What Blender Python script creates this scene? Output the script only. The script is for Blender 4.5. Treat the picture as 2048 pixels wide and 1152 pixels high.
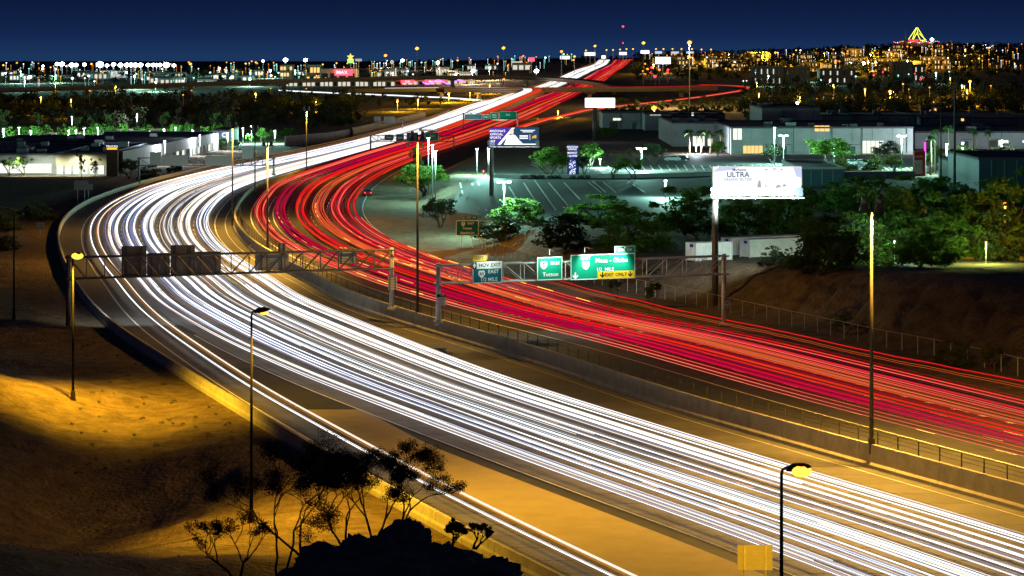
import bpy, math, random
import numpy as np
random.seed(7); rng = np.random.default_rng(7)
for o in list(bpy.data.objects): bpy.data.objects.remove(o)
scene = bpy.context.scene
C = scene.collection

# ---------------------------------------------------------------- camera, sky, exposure
F, HC, HZ = 5500.0, 34.0, 100.0            # focal length and horizon row for a 2048 px wide frame, eye height
cam = bpy.data.cameras.new('camera'); cam.sensor_width = 36.0
cam.lens = 36.0 * F / 2048.0
cam.shift_y = (HZ - 576.0) / 2048.0
cam.clip_start = 0.5; cam.clip_end = 40000
camo = bpy.data.objects.new('camera', cam); C.objects.link(camo)
camo.location = (0, 0, HC); camo.rotation_euler = (math.radians(90), 0, 0)
scene.camera = camo
world = bpy.data.worlds.new('World'); scene.world = world; world.use_nodes = True
wn = world.node_tree; bg = wn.nodes['Background']
sky = wn.nodes.new('ShaderNodeTexSky'); sky.sky_type = 'NISHITA'; sky.sun_disc = False
sky.sun_elevation = math.radians(-3.5); sky.sun_rotation = math.radians(150)
# last blue light of dusk, brighter towards the horizon all the way round, over the Nishita night sky
tc = wn.nodes.new('ShaderNodeTexCoord'); sp = wn.nodes.new('ShaderNodeSeparateXYZ'); wn.links.new(tc.outputs['Generated'], sp.inputs[0])
mrz = wn.nodes.new('ShaderNodeMapRange'); mrz.inputs['From Min'].default_value = -.002; mrz.inputs['From Max'].default_value = .05
wn.links.new(sp.outputs['Z'], mrz.inputs['Value'])
rmp = wn.nodes.new('ShaderNodeValToRGB'); wn.links.new(mrz.outputs[0], rmp.inputs[0])
ce = rmp.color_ramp.elements
ce[0].position = 0; ce[0].color = (.011, .036, .110, 1); ce[1].position = 1; ce[1].color = (.0016, .0050, .022, 1)
for p_, c_ in ((.16, (.0062, .0185, .072, 1)), (.38, (.0035, .0105, .044, 1))):
    e_ = ce.new(p_); e_.color = c_
mxs = wn.nodes.new('ShaderNodeMixRGB'); mxs.blend_type = 'ADD'; mxs.inputs[0].default_value = .1
wn.links.new(rmp.outputs[0], mxs.inputs[1]); wn.links.new(sky.outputs[0], mxs.inputs[2])
wn.links.new(mxs.outputs[0], bg.inputs[0]); bg.inputs[1].default_value = 1.0
scene.view_settings.view_transform = 'Standard'; scene.view_settings.look = 'None'
scene.view_settings.exposure = 0.0; scene.view_settings.gamma = 1.0
scene.view_settings.use_curve_mapping = False
cy = scene.cycles
cy.use_denoising = True; cy.max_bounces = 4; cy.diffuse_bounces = 2; cy.glossy_bounces = 2
cy.transparent_max_bounces = 4; cy.sample_clamp_indirect = 2.0; cy.sample_clamp_direct = 0.0
cy.caustics_reflective = False; cy.caustics_refractive = False
cy.use_light_tree = True

# ---------------------------------------------------------------- materials
MATS = {}
def srgb(r, g, b):
    f = lambda c: c/12.92 if c <= 0.04045 else ((c+0.055)/1.055)**2.4
    return (f(r/255), f(g/255), f(b/255))
def mat(name, col, rough=0.8, var=0.25, scale=1.0, bump=0.0, metal=0.0, spec=0.3, rnd=0.0, col2=None, detail=6, trans=0.0):
    m = bpy.data.materials.new(name); m.use_nodes = True
    nt = m.node_tree; b = nt.nodes['Principled BSDF']
    b.inputs['Roughness'].default_value = rough; b.inputs['Metallic'].default_value = metal
    b.inputs['Specular IOR Level'].default_value = spec
    geo = nt.nodes.new('ShaderNodeNewGeometry')
    n = nt.nodes.new('ShaderNodeTexNoise'); n.inputs['Scale'].default_value = scale
    n.inputs['Detail'].default_value = detail; n.inputs['Roughness'].default_value = 0.65
    nt.links.new(geo.outputs['Position'], n.inputs['Vector'])
    ramp = nt.nodes.new('ShaderNodeValToRGB')
    c2 = col2 or tuple(min(1, c*(1+var)) for c in col); c1 = tuple(c*(1-var) for c in col)
    ramp.color_ramp.elements[0].position = 0.3; ramp.color_ramp.elements[0].color = (*c1, 1)
    ramp.color_ramp.elements[1].position = 0.7; ramp.color_ramp.elements[1].color = (*c2, 1)
    nt.links.new(n.outputs['Fac'], ramp.inputs['Fac'])
    out = ramp.outputs['Color']
    if rnd > 0:
        oi = nt.nodes.new('ShaderNodeObjectInfo'); mr = nt.nodes.new('ShaderNodeMapRange')
        mr.inputs['To Min'].default_value = 1-rnd; mr.inputs['To Max'].default_value = 1+rnd
        nt.links.new(oi.outputs['Random'], mr.inputs['Value'])
        mx = nt.nodes.new('ShaderNodeVectorMath'); mx.operation = 'SCALE'
        nt.links.new(out, mx.inputs[0]); nt.links.new(mr.outputs['Result'], mx.inputs['Scale'])
        out = mx.outputs['Vector']
    nt.links.new(out, b.inputs['Base Color'])
    if bump > 0:
        n2 = nt.nodes.new('ShaderNodeTexNoise'); n2.inputs['Scale'].default_value = scale*4; n2.inputs['Detail'].default_value = 8
        nt.links.new(geo.outputs['Position'], n2.inputs['Vector'])
        bp = nt.nodes.new('ShaderNodeBump'); bp.inputs['Strength'].default_value = min(1, bump); bp.inputs['Distance'].default_value = 0.4*bump
        nt.links.new(n2.outputs['Fac'], bp.inputs['Height']); nt.links.new(bp.outputs['Normal'], b.inputs['Normal'])
    if trans > 0:
        tr = nt.nodes.new('ShaderNodeBsdfTranslucent'); nt.links.new(out, tr.inputs['Color']); ms = nt.nodes.new('ShaderNodeMixShader'); ms.inputs[0].default_value = trans
        nt.links.new(b.outputs[0], ms.inputs[1]); nt.links.new(tr.outputs[0], ms.inputs[2]); nt.links.new(ms.outputs[0], nt.nodes['Material Output'].inputs[0])
    MATS[name] = m; return m
def emit(name, col, strength, sample='NONE'):
    m = bpy.data.materials.new(name); m.use_nodes = True; nt = m.node_tree
    nt.nodes.remove(nt.nodes['Principled BSDF'])
    e = nt.nodes.new('ShaderNodeEmission'); e.inputs[0].default_value = (*col, 1); e.inputs[1].default_value = strength
    nt.links.new(e.outputs[0], nt.nodes['Material Output'].inputs[0])
    m.cycles.emission_sampling = sample
    MATS[name] = m; return m
M = MATS
mat('dirt', (.15, .105, .062), .95, .5, .55, .9, detail=12)
mat('dirt_red', (.20, .125, .085), .95, .35, .5, .6)
mat('rock', (.19, .165, .14), .9, .5, 2.5, .8)
mat('asphalt', (.05, .05, .053), .75, .25, .6, .1)
mat('slab', (.12, .112, .105), .75, .22, .5, .08, rnd=.16)
mat('gore', (.44, .36, .22), .8, .12, .4, .05)
mat('concrete', (.36, .32, .25), .85, .22, .8, .1, rnd=.06)
mat('concrete_light', (.5, .47, .41), .85, .2, .8, .1)
mat('paint', (.75, .73, .66), .6, .15, 2)
mat('steel', (.15, .135, .125), .5, .2, 3, metal=.4)
mat('galv', (.5, .5, .5), .6, .15, 3, metal=.1)
mat('pole_dark', (.055, .048, .036), .6, .2, 3, metal=.3)
mat('sign_back', (.30, .27, .25), .55, .08, 2, metal=.3)
mat('sign_green', (.0, .23, .135), .5, .06, 2)
mat('sign_back_dark', (.11, .095, .085), .6, .12, 2)
mat('pole_black', (.008, .007, .005), .9, .2, 3, spec=.05)
mat('sign_green_dark', (.003, .12, .17), .5, .1, 2)
mat('sign_white', (.8, .8, .78), .5, .04, 2)
mat('sign_yellow', (.75, .42, .01), .5, .05, 2)
mat('sign_black', (.015, .015, .015), .5, .05, 2)
mat('sign_blue', (.02, .05, .35), .5, .05, 2)
mat('sign_red', (.6, .02, .03), .5, .05, 2)
mat('wall_white', (.42, .43, .43), .85, .16, .22)
mat('wall_grey', (.36, .36, .35), .85, .2, .22)
mat('wall_tan', (.45, .36, .24), .85, .12, .3)
mat('wall_brown', (.10, .05, .035), .85, .12, .5)
mat('wall_blue', (.05, .12, .15), .6, .12, .5)
mat('roof', (.10, .11, .13), .9, .2, .2)
mat('glass', (.02, .025, .03), .15, .1, 1, spec=.6)
mat('container', (.8, .83, .81), .6, .1, 1)
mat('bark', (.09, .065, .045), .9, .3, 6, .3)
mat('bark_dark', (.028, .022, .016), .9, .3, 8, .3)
mat('palm_trunk', (.22, .16, .11), .9, .3, 4, .3)
mat('leaf_green', (.10, .19, .025), .7, .5, 1.2, rnd=.25, trans=.55)
mat('leaf_olive', (.10, .12, .03), .7, .5, 1.2, rnd=.25, trans=.55)
mat('leaf_dark', (.05, .065, .03), .7, .5, 1.2, rnd=.25, trans=.55)
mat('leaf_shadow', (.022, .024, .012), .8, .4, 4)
mat('palm_leaf', (.06, .10, .03), .6, .4, 2)
mat('car_red', (.35, .01, .012), .3, .05, 2, spec=.6)
mat('car_grey', (.25, .26, .28), .3, .05, 2, spec=.6)
mat('rubber', (.015, .015, .015), .8, .2, 4)
mat('bridge', (.32, .27, .19), .85, .15, .2)
mat('hill', (.06, .055, .04), .95, .4, .02)
SOD = (1.0, .54, .02); LED = (.42, 1.0, .82); COOL = (.80, .92, 1.0)
emit('bulb_sodium', (1, .46, .05), 2.6); emit('bulb_led', (.72, 1, .95), 20); emit('bulb_cool', (.8, .92, 1), 20)
emit('far_orange', (1, .30, .025), 2.4); emit('far_yellow', (1, .50, .07), 2.4); emit('far_white', (.8, .92, 1), 3.2); emit('far_cyan', (.35, 1, .88), 2.6)
emit('far_red', (1, .03, .05), 6); emit('far_blue', (.25, .35, 1), 5); emit('far_violet', (.5, .15, 1), 3); emit('far_green', (.25, .9, .1), 2.5)
emit('window_warm', (1, .62, .22), 1.3); emit('window_white', (.9, .95, .8), 1.2); emit('shop_white', (.95, .9, .75), .8)
emit('tail', (1, .03, .05), 6)

# ---------------------------------------------------------------- mesh + object helpers
def wloc(o):
    v = np.zeros(3)
    while o is not None: v += np.array(o.location); o = o.parent
    return v
class MB:
    def __init__(s): s.v = []; s.f = []
    def add(s, V, Fc):
        n = len(s.v); s.v.extend([tuple(map(float, p)) for p in V]); s.f.extend([tuple(i+n for i in q) for q in Fc]); return s
    def box(s, c, d, u=(1, 0, 0)):
        ux = np.array([u[0], u[1], 0.0]); ux /= np.linalg.norm(ux); uy = np.array([-ux[1], ux[0], 0]); c = np.array(c, float)
        V = [c+ux*(i*d[0]/2)+uy*(j*d[1]/2)+np.array([0, 0, k*d[2]/2]) for k in (-1, 1) for j in (-1, 1) for i in (-1, 1)]
        return s.add(V, [(0, 2, 3, 1), (4, 5, 7, 6), (0, 1, 5, 4), (2, 6, 7, 3), (0, 4, 6, 2), (1, 3, 7, 5)])
    def tube(s, p0, p1, r0, r1=None, n=6, cap=True):
        r1 = r0 if r1 is None else r1
        p0 = np.array(p0, float); p1 = np.array(p1, float); d = p1-p0; L = np.linalg.norm(d)
        if L < 1e-6: return s
        d /= L; a = np.cross(d, (0, 0, 1)); a = np.cross(d, (1, 0, 0)) if np.linalg.norm(a) < .1 else a
        a /= np.linalg.norm(a); b = np.cross(d, a)
        V = [p+(a*math.cos(t)+b*math.sin(t))*r for p, r in ((p0, r0), (p1, r1)) for t in [2*math.pi*k/n for k in range(n)]]
        Fc = [(k, (k+1) % n, n+(k+1) % n, n+k) for k in range(n)]
        if cap: Fc += [tuple(range(n))[::-1], tuple(range(n, 2*n))]
        return s.add(V, Fc)
    def path(s, pts, radii, n=5):
        pts = np.array(pts, float); N = len(pts); V = []; Fc = []
        for i in range(N):
            d = pts[min(i+1, N-1)]-pts[max(i-1, 0)]; d /= max(np.linalg.norm(d), 1e-9)
            a = np.cross(d, (0, .3, 1)); a /= max(np.linalg.norm(a), 1e-9); b = np.cross(d, a)
            for k in range(n):
                t = 2*math.pi*k/n; V.append(pts[i]+(a*math.cos(t)+b*math.sin(t))*radii[i])
        for i in range(N-1):
            for k in range(n): Fc.append((i*n+k, i*n+(k+1) % n, (i+1)*n+(k+1) % n, (i+1)*n+k))
        Fc.append(tuple(range(n))[::-1]); Fc.append(tuple(range((N-1)*n, N*n)))
        return s.add(V, Fc)
    def blob(s, c, r, jit=.15, sub=1, seed=0):
        import bmesh
        bm = bmesh.new(); bmesh.ops.create_icosphere(bm, subdivisions=sub, radius=1); rr = random.Random(seed)
        V = [np.array(c)+np.array(v.co)*np.array(r)*(1+rr.uniform(-jit, jit)) for v in bm.verts]
        Fc = [tuple(v.index for v in f.verts) for f in bm.faces]; bm.free(); return s.add(V, Fc)
    def build(s, name, m, parent=None, smooth=False):
        off = wloc(parent)
        me = bpy.data.meshes.new(name)
        V = np.array(s.v)-off if s.v else []
        me.from_pydata([tuple(p) for p in V], [], s.f); me.update()
        me.materials.append(M[m] if isinstance(m, str) else m)
        if smooth: me.polygons.foreach_set('use_smooth', [True]*len(me.polygons))
        o = bpy.data.objects.new(name, me); C.objects.link(o); o.parent = parent
        return o
def rawmesh(name, V, Fc, m, parent=None, smooth=False):
    me = bpy.data.meshes.new(name); V = np.asarray(V, np.float32)-np.float32(wloc(parent)); Fc = np.asarray(Fc, np.int32)
    k = Fc.shape[1]
    me.vertices.add(len(V)); me.vertices.foreach_set('co', V.ravel())
    me.loops.add(Fc.size); me.loops.foreach_set('vertex_index', Fc.ravel())
    me.polygons.add(len(Fc)); me.polygons.foreach_set('loop_start', np.arange(0, Fc.size, k, dtype=np.int32))
    me.update(calc_edges=True); me.validate()
    me.materials.append(M[m] if isinstance(m, str) else m)
    if smooth: me.polygons.foreach_set('use_smooth', np.ones(len(Fc), bool))
    o = bpy.data.objects.new(name, me); C.objects.link(o); o.parent = parent; return o
def tag(o, label, cat=None, group=None, kind=None):
    if label: o['label'] = label
    if cat: o['category'] = cat
    if group: o['group'] = group
    if kind: o['kind'] = kind
    return o
def thing(name, label, cat, loc=(0, 0, 0), group=None):
    o = bpy.data.objects.new(name, None); C.objects.link(o); o.location = [float(q) for q in loc]; o.empty_display_size = .3
    return tag(o, label, cat, group)
def copy_tree(o, parent=None):
    c = o.copy(); C.objects.link(c); c.parent = parent
    for ch in o.children: copy_tree(ch, c)
    return c
def lamp_light(kind, parent, loc, energy, col, size=.25, spot=None, target=None, blend=.3):
    L = bpy.data.lights.new('lamp_light', kind); L.energy = energy; L.color = col
    if kind in ('SPOT', 'POINT'): L.shadow_soft_size = size
    if kind == 'SPOT': L.spot_size = math.radians(spot or 150); L.spot_blend = blend
    if kind == 'AREA': L.size = size
    o = bpy.data.objects.new('lamp_light', L); C.objects.link(o); o.parent = parent
    o.location = np.array(loc, float)-wloc(parent)
    if target is not None:
        from mathutils import Vector
        o.rotation_euler = Vector(np.array(target, float)-np.array(loc, float)).to_track_quat('-Z', 'Y').to_euler()
    return o
ORDW = ['first', 'second', 'third', 'fourth', 'fifth', 'sixth', 'seventh', 'eighth', 'ninth', 'tenth', 'eleventh', 'twelfth', 'thirteenth', 'fourteenth', 'fifteenth', 'sixteenth', 'seventeenth', 'eighteenth', 'nineteenth', 'twentieth']
def nth(i): return ORDW[i] if i < 20 else 'twenty-'+ORDW[i-20] if i < 29 else 'thirtieth'
TXT = {}
def text_verts(body):
    if body not in TXT:
        cu = bpy.data.curves.new('lettering', 'FONT'); cu.body = body; cu.align_x = 'CENTER'; cu.align_y = 'CENTER'; cu.resolution_u = 3
        cu.offset = .012
        o = bpy.data.objects.new('lettering', cu); C.objects.link(o)
        dg = bpy.context.evaluated_depsgraph_get(); me = bpy.data.meshes.new_from_object(o.evaluated_get(dg))
        V = [tuple(v.co) for v in me.vertices]; Fc = [tuple(p.vertices) for p in me.polygons]
        bpy.data.objects.remove(o); bpy.data.meshes.remove(me); bpy.data.curves.remove(cu)
        TXT[body] = (V, Fc)
    return TXT[body]

# ---------------------------------------------------------------- ground height and projection
def sstep(x, a, b): t = np.clip((np.asarray(x, float)-a)/(b-a), 0, 1); return t*t*(3-2*t)
def base_z(X, Y):
    X = np.asarray(X, float); Y = np.asarray(Y, float); a = X/np.maximum(Y, 50)
    zr = np.interp(Y, [0, 1250, 1500, 1750, 2000, 2500, 3000, 3500, 5000, 12000], [0, 0, .6, 2.6, 6, 14, 18.5, 21, 20, -22])
    s = np.interp(a, [-.25, -.06, .02, .06, .10, .15, .25], [.42, .48, 1, 1, .9, 1.0, 1.0])
    hill = np.interp(a, [.04, .10, .145, .25], [0, .55, 1, 1])*np.interp(Y, [1900, 2600, 3300, 3900, 6000, 12000], [0, 4, 13, 16, 12, 0])
    return np.where(zr > 0, zr*s, zr)+hill
def G(px, py, dz=0.0):
    Y = F*(HC-dz)/(py-HZ)
    for _ in range(40):
        X = (px-1024)*Y/F; z = float(base_z(X, Y))+dz; Y2 = F*(HC-z)/(py-HZ); Y = .5*Y+.5*Y2
    return np.array([(px-1024)*Y/F, Y, float(base_z((px-1024)*Y/F, Y))+dz])
def PY(px, py, Y): return np.array([(px-1024)*Y/F, Y, HC-(py-HZ)*Y/F])
def pxz(p): return (1024+F*p[0]/p[1], HZ+F*(HC-p[2])/p[1])
TY = np.arange(100, 4200, 2.0)
def table(pts, dz=0.0):
    W = sorted([G(a, b, dz)[:2].tolist() for a, b in pts], key=lambda q: q[1])
    xs = np.array([w[0] for w in W]); ys = np.array([w[1] for w in W])
    x = np.interp(TY, ys, xs)
    lo = TY < ys[0]; x[lo] = xs[0]+(TY[lo]-ys[0])*(xs[1]-xs[0])/(ys[1]-ys[0])
    hi = TY > ys[-1]; x[hi] = xs[-1]+(TY[hi]-ys[-1])*(xs[-1]-xs[-3])/(ys[-1]-ys[-3])
    out = x.copy()
    for it in range(3):
        for w, m_ in ((9, TY < 480), (19, (TY >= 480) & (TY < 900)), (61, TY >= 900)):
            xp = np.concatenate([2*out[0]-out[1:w+1][::-1], out, 2*out[-1]-out[-w-1:-1][::-1]])
            k = np.ones(2*(w//2)+1); k /= k.size; sm = np.convolve(xp, k, 'same')[w:-w]; out = np.where(m_, sm, out)
    k = np.ones(9)/9; xp = np.concatenate([np.repeat(out[0], 4), out, np.repeat(out[-1], 4)]); sm = np.convolve(xp, k, 'valid'); sm[:5] = out[:5]; sm[-5:] = out[-5:]
    return sm
WL_T = table([(1010,1130),(860,1052),(700,962),(545,868),(420,792),(300,715),(230,668),(191,635),(165,603),(146,572),(128,540),(116,505),(111,480),(115,460),(125,440),(149,420),(176,405),(220,387),(288,366),(345,353),(393,342),(463,330),(533,320),(614,303),(700,283),(770,264),(849,241),(893,224),(928,212),(1000,193),(1060,178),(1095,165),(1140,145),(1185,130),(1232,121)])
WM_T = table([(2048,1023),(1729,933),(1384,835),(1066,727),(878,671),(783,643),(663,598),(618,568),(570,546),(505,505),(473,477),(463,449),(464,440),(472,422),(498,389),(526,376),(551,366),(700,318),(816,285),(876,263),(935,240),(1010,212),(1100,186),(1150,165),(1185,146),(1218,130),(1246,121)])
RR_T = table([(2048,800),(1724,724),(1560,684),(1348,650),(1100,582),(950,545),(871,520),(793,486),(748,458),(724,425),(731,400),(748,376),(793,345),(876,310),(978,278),(1040,250),(1098,220),(1165,187),(1215,160),(1245,138),(1262,123)], 1.0)
XF_T = table([(2300,812),(2018,742),(1871,713),(1765,695),(1673,671),(1584,654),(1545,645),(1450,625),(1350,605),(1200,570),(1060,535),(960,497),(880,458),(830,420),(815,390),(850,350),(940,310),(1040,280),(1150,245),(1260,212)], 1.0)
EM_T = table([(1594,1152),(1474,1103),(1024,938),(602,773),(403,684),(330,640)])
fWL = lambda Y: np.interp(Y, TY, WL_T); fWM = lambda Y: np.interp(Y, TY, WM_T)
fRL = lambda Y: np.interp(Y, TY, WM_T)+1.0
fRR = lambda Y: np.interp(Y, TY, RR_T); fXF = lambda Y: np.interp(Y, TY, XF_T); fEM = lambda Y: np.interp(Y, TY, EM_T)
def red_z(Y): return 1.0*(1-sstep(Y, 1000, 1500))+.1
def vnoise(x, y, seed=0):
    x = np.asarray(x, float); y = np.asarray(y, float); xi = np.floor(x).astype(np.int64); yi = np.floor(y).astype(np.int64); xf = x-xi; yf = y-yi
    def hsh(a, b):
        n = (a*374761393+b*668265263+seed*1442695041) & 0x7fffffff; n = ((n ^ (n >> 13))*1274126177) & 0x7fffffff; return (n & 0xffff)/65535.0
    u = xf*xf*(3-2*xf); v = yf*yf*(3-2*yf)
    return (hsh(xi, yi)*(1-u)+hsh(xi+1, yi)*u)*(1-v)+(hsh(xi, yi+1)*(1-u)+hsh(xi+1, yi+1)*u)*v
def gz(X, Y):
    X = np.asarray(X, float); Y = np.asarray(Y, float)
    z = base_z(X, Y)
    Yc = np.clip(Y, 100, 4190)
    wl, wm, rr, xf = fWL(Yc), fWM(Yc), fRR(Yc), fXF(Yc)
    und = (vnoise(X/9, Y/9, 1)-.5)*.9+(vnoise(X/3, Y/3, 2)-.5)*.35+(vnoise(X/1.3, Y/1.8, 7)-.5)*.2+(vnoise(X/27, Y/27, 3)-.5)*1.6
    left = sstep(wl-X, .6, 9)
    zl = und-.25+3.2*sstep(wl-X, 14, 45)*(1-sstep(Y, 420, 560))
    zl = zl-4.5*np.exp(-(((X+34)/11)**2+((Y-212)/26)**2))+2.2*np.exp(-(((X+52)/12)**2+((Y-262)/16)**2))
    zl = np.where(Y > 560, zl*(1-.8*sstep(Y, 560, 640)), zl)
    z = z+left*zl-.12*(1-left)
    redc = sstep(X-wm, 2.2, 5)*red_z(Yc)
    z = z+redc*np.where(Y < 1500, 1, .2)
    d = X-xf
    hp = np.interp(Y, [150, 320, 345, 400, 1100, 1500], [7.2, 7.0, 5.2, 3.2, 3.2, 0])
    rise = sstep(d, .8, np.interp(Y, [150, 330, 400, 600], [15, 15, 12, 10]))
    sa = -.36*X+.93*Y; gl = np.abs(np.sin(sa*.62+2.6*vnoise(X/7, Y/7, 5)))**.7+.55*np.abs(np.sin(sa*1.7+2.0*vnoise(X/4, Y/4, 6)))-.25+.5*vnoise(X/1.6, Y/1.6, 8)
    bank = rise*(1-rise)*4
    z = z+rise*hp+bank*(gl-1.0)*1.9*(1-sstep(Y, 345, 380))
    z = z+(1-rise)*sstep(X-rr, .5, 2.5)*(und*.18-.02)
    z = z+rise*und*np.interp(Y, [300, 400, 440], [.5, .3, .02])
    b = np.maximum(0, 31.5-.236*Y-.0012*X*X*np.exp(-Y/90))
    z = np.where(b > .05, np.maximum(z, b+und*.5*(b > .2)), z)
    return z
def gzs(X, Y): return float(gz(np.array([X]), np.array([Y]))[0])
def GT(px, py):
    Y = F*HC/(py-HZ)
    for _ in range(60):
        X = (px-1024)*Y/F; z = gzs(X, Y); Y = .6*Y+.4*F*(HC-z)/(py-HZ)
    X = (px-1024)*Y/F; return np.array([X, Y, gzs(X, Y)])

# ================================================================ THE SETTING
# ---- ground sheet
rows = np.concatenate([np.arange(-30, 140, 4.0), np.arange(140, 440, 1.5), np.arange(440, 1000, 5.0), np.geomspace(1000, 12000, 110)])
av = np.concatenate([np.linspace(-.42, -.2, 25)[:-1], np.linspace(-.2, .2, 330), np.linspace(.2, .42, 25)[1:]])
gX = av[None, :]*(np.abs(rows[:, None])+35); gY = np.repeat(rows[:, None], len(av), 1)
gZ = gz(gX, gY)
gV = np.stack([gX, gY, gZ], -1).reshape(-1, 3); nr, nc = gX.shape
ii = (np.arange(nr-1)[:, None]*nc+np.arange(nc-1)[None, :]).ravel()
gF = np.stack([ii, ii+1, ii+nc+1, ii+nc], 1)
ground = tag(rawmesh('ground', gV, gF, 'dirt', smooth=True), 'bare desert dirt ground spreading from the roadside to the horizon', kind='structure')

YS = np.concatenate([np.arange(118, 480, 2.5), np.arange(480, 1000, 6.0), np.arange(1000, 3500, 25.0)])
def strip_arr(Y, xa, xb, za, zb=None):
    zb = za if zb is None else zb
    A = np.stack([xa, Y, za], 1); B = np.stack([xb, Y, zb], 1); n = len(Y)
    V = np.concatenate([A, B]); i = np.arange(n-1); Fc = np.stack([i, n+i, n+i+1, i+1], 1); return V, Fc
def strip(name, Y, fa, fb, fz, m, parent=None, kind=None, label=None):
    Y = np.asarray(Y, float); V, Fc = strip_arr(Y, fa(Y), fb(Y), fz(fa(Y), Y), fz(fb(Y), Y))
    return tag(rawmesh(name, V, Fc, m, parent), label, kind=kind)
lift = lambda Y: .4*sstep(Y, 1300, 1800)
zW = lambda X, Y: base_z(X, Y)+lift(Y)
zR = lambda X, Y: base_z(X, Y)+red_z(Y)+lift(Y)
# ---- lane geometry
NEARW = [lambda Y: fWL(Y)+.8, lambda Y: fWL(Y)+2.4, lambda Y: fWL(Y)+6.6]+[(lambda Y, j=j: fEM(Y)+3.65*j) for j in range(7)]+[lambda Y: fWM(Y)-.35]
FARW = [.02, .135, .255, .256, .355, .46, .56, .665, .77, .885, .99]
def BW(k, Y):
    w = sstep(Y, 255, 400); return NEARW[k](Y)*(1-w)+(fWL(Y)+FARW[k]*(fWM(Y)-fWL(Y)))*w
NEARR = [.235, .345, .455, .565, .675, .785, .915]; FARR = [.10, .25, .39, .57, .70, .83, .97]
def BR(k, Y):
    w = sstep(Y, 310, 450); t = NEARR[k]*(1-w)+FARR[k]*w; return fRL(Y)+t*(fRR(Y)-fRL(Y))
wroad = strip('road', YS, lambda Y: fWL(Y)+.3, lambda Y: fWM(Y)+.1, lambda X, Y: zW(X, Y)-.02, 'asphalt', None, 'structure', 'wide concrete freeway carriageway under the white headlight streaks')
rroad = strip('road', YS, lambda Y: fRL(Y)-.6, fRR, lambda X, Y: zR(X, Y)-.02, 'asphalt', None, 'structure', 'dark freeway carriageway under the red tail light streaks')
# ---- pavement slabs (each its own piece near the camera)
slabs = []
Yb = 128.0; rowsS = []
while Yb < 560: rowsS.append(Yb); Yb += 4.6*(1 if Yb < 300 else 1.5)
cnt = 0; restV = []; restF = []
for i in range(len(rowsS)-1):
    y0, y1 = rowsS[i]+.05, rowsS[i+1]-.05
    sk = .34*(y0 < 330)
    for k in range(10):
        if k == 2 and y0 < 292: continue                       # the gore is paved on its own
        g = .05
        q = []
        for (yy, kk, s_) in ((y0, k, 1), (y0, k+1, -1), (y1, k+1, -1), (y1, k, 1)):
            x = float(BW(kk, yy))+s_*g; q.append((x, yy, float(zW(x, yy))+.004))
        if abs(q[1][0]-q[0][0]) < .6: continue
        if abs(.5*(q[0][0]+q[1][0]))/y0 > .20: continue
        vis = k in (0, 1, 2) or (y0 < 300)
        if vis and cnt < 290:
            mb = MB(); mb.add(q, [(0, 1, 2, 3)]); mb.build('slab', 'slab', wroad); cnt += 1
        else:
            n = len(restV); restV += q; restF.append((n, n+1, n+2, n+3))
tag(rawmesh('slab', restV, restF, 'slab', wroad), 'far concrete slabs of the carriageway', kind='stuff')
# gore wedge
gY_ = np.arange(128, 262, 2.0)
strip('gore', gY_, lambda Y: BW(2, Y)-.1, lambda Y: np.maximum(BW(2, Y)-.05, BW(3, Y)-1.9*sstep(262-Y, 0, 30)), lambda X, Y: zW(X, Y)+.012, 'gore', wroad)
# ---- painted lines
def line(fx, Y, w, fz, parent, name='edge_line'):
    Y = np.asarray(Y, float); return strip(name, Y, lambda y: fx(y)-w/2, lambda y: fx(y)+w/2, lambda X, y: fz(X, y)+.03, 'paint', parent)
def dashes(fx, y0, y1, fz, parent, L=3.0, per=12.2, w=.16, name='lane_dashes'):
    V = []; Fc = []; y = y0
    while y < y1:
        a = [fx(y)-w/2, fx(y)+w/2, fx(y+L)+w/2, fx(y+L)-w/2]; yy = [y, y, y+L, y+L]; n = len(V)
        V += [(a[i], yy[i], float(fz(a[i], yy[i]))+.03) for i in range(4)]; Fc.append((n, n+1, n+2, n+3)); y += per
    o = rawmesh(name, V, Fc, 'paint', parent); o['kind'] = 'stuff'; return o
Yn = YS[YS < 1000]
line(lambda Y: BW(1, Y), Yn, .22, zW, wroad); line(lambda Y: BW(3, Y)-.1, YS[YS < 330], .26, zW, wroad); line(lambda Y: BW(9, Y)+.3, Yn, .2, zW, wroad)
line(lambda Y: BW(10, Y)-1.2, Yn, .12, zW, wroad)
for k in range(4, 9): dashes(lambda Y, k=k: float(BW(k, Y)), 140, 700, zW, wroad); dashes(lambda Y, k=k: float(BW(k, Y)), 330, 620, zW, wroad, .35, 3.05, .3, 'road_stud')
dashes(lambda Y: float(BW(2, Y)), 262, 620, zW, wroad, .45, 2.2, .34, 'road_stud')
line(lambda Y: BR(0, Y), Yn, .2, zR, rroad); line(lambda Y: BR(6, Y)+.5, Yn, .18, zR, rroad)
line(lambda Y: BR(1, Y)-.4, np.arange(380, 620, 3.), .16, zR, rroad); line(lambda Y: BR(1, Y)+.6, np.arange(380, 620, 3.), .16, zR, rroad)
dashes(lambda Y: float(BR(1, Y)), 150, 380, zR, rroad)
for k in range(2, 6): dashes(lambda Y, k=k: float(BR(k, Y)), 152+k*3, 640, zR, rroad); dashes(lambda Y, k=k: float(BR(k, Y)), 330, 620, zR, rroad, .35, 3.05, .3, 'road_stud')
dashes(lambda Y: float(BR(4, Y)), 150, 400, zR, rroad, 1.1, 4.6, .45)

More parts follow.
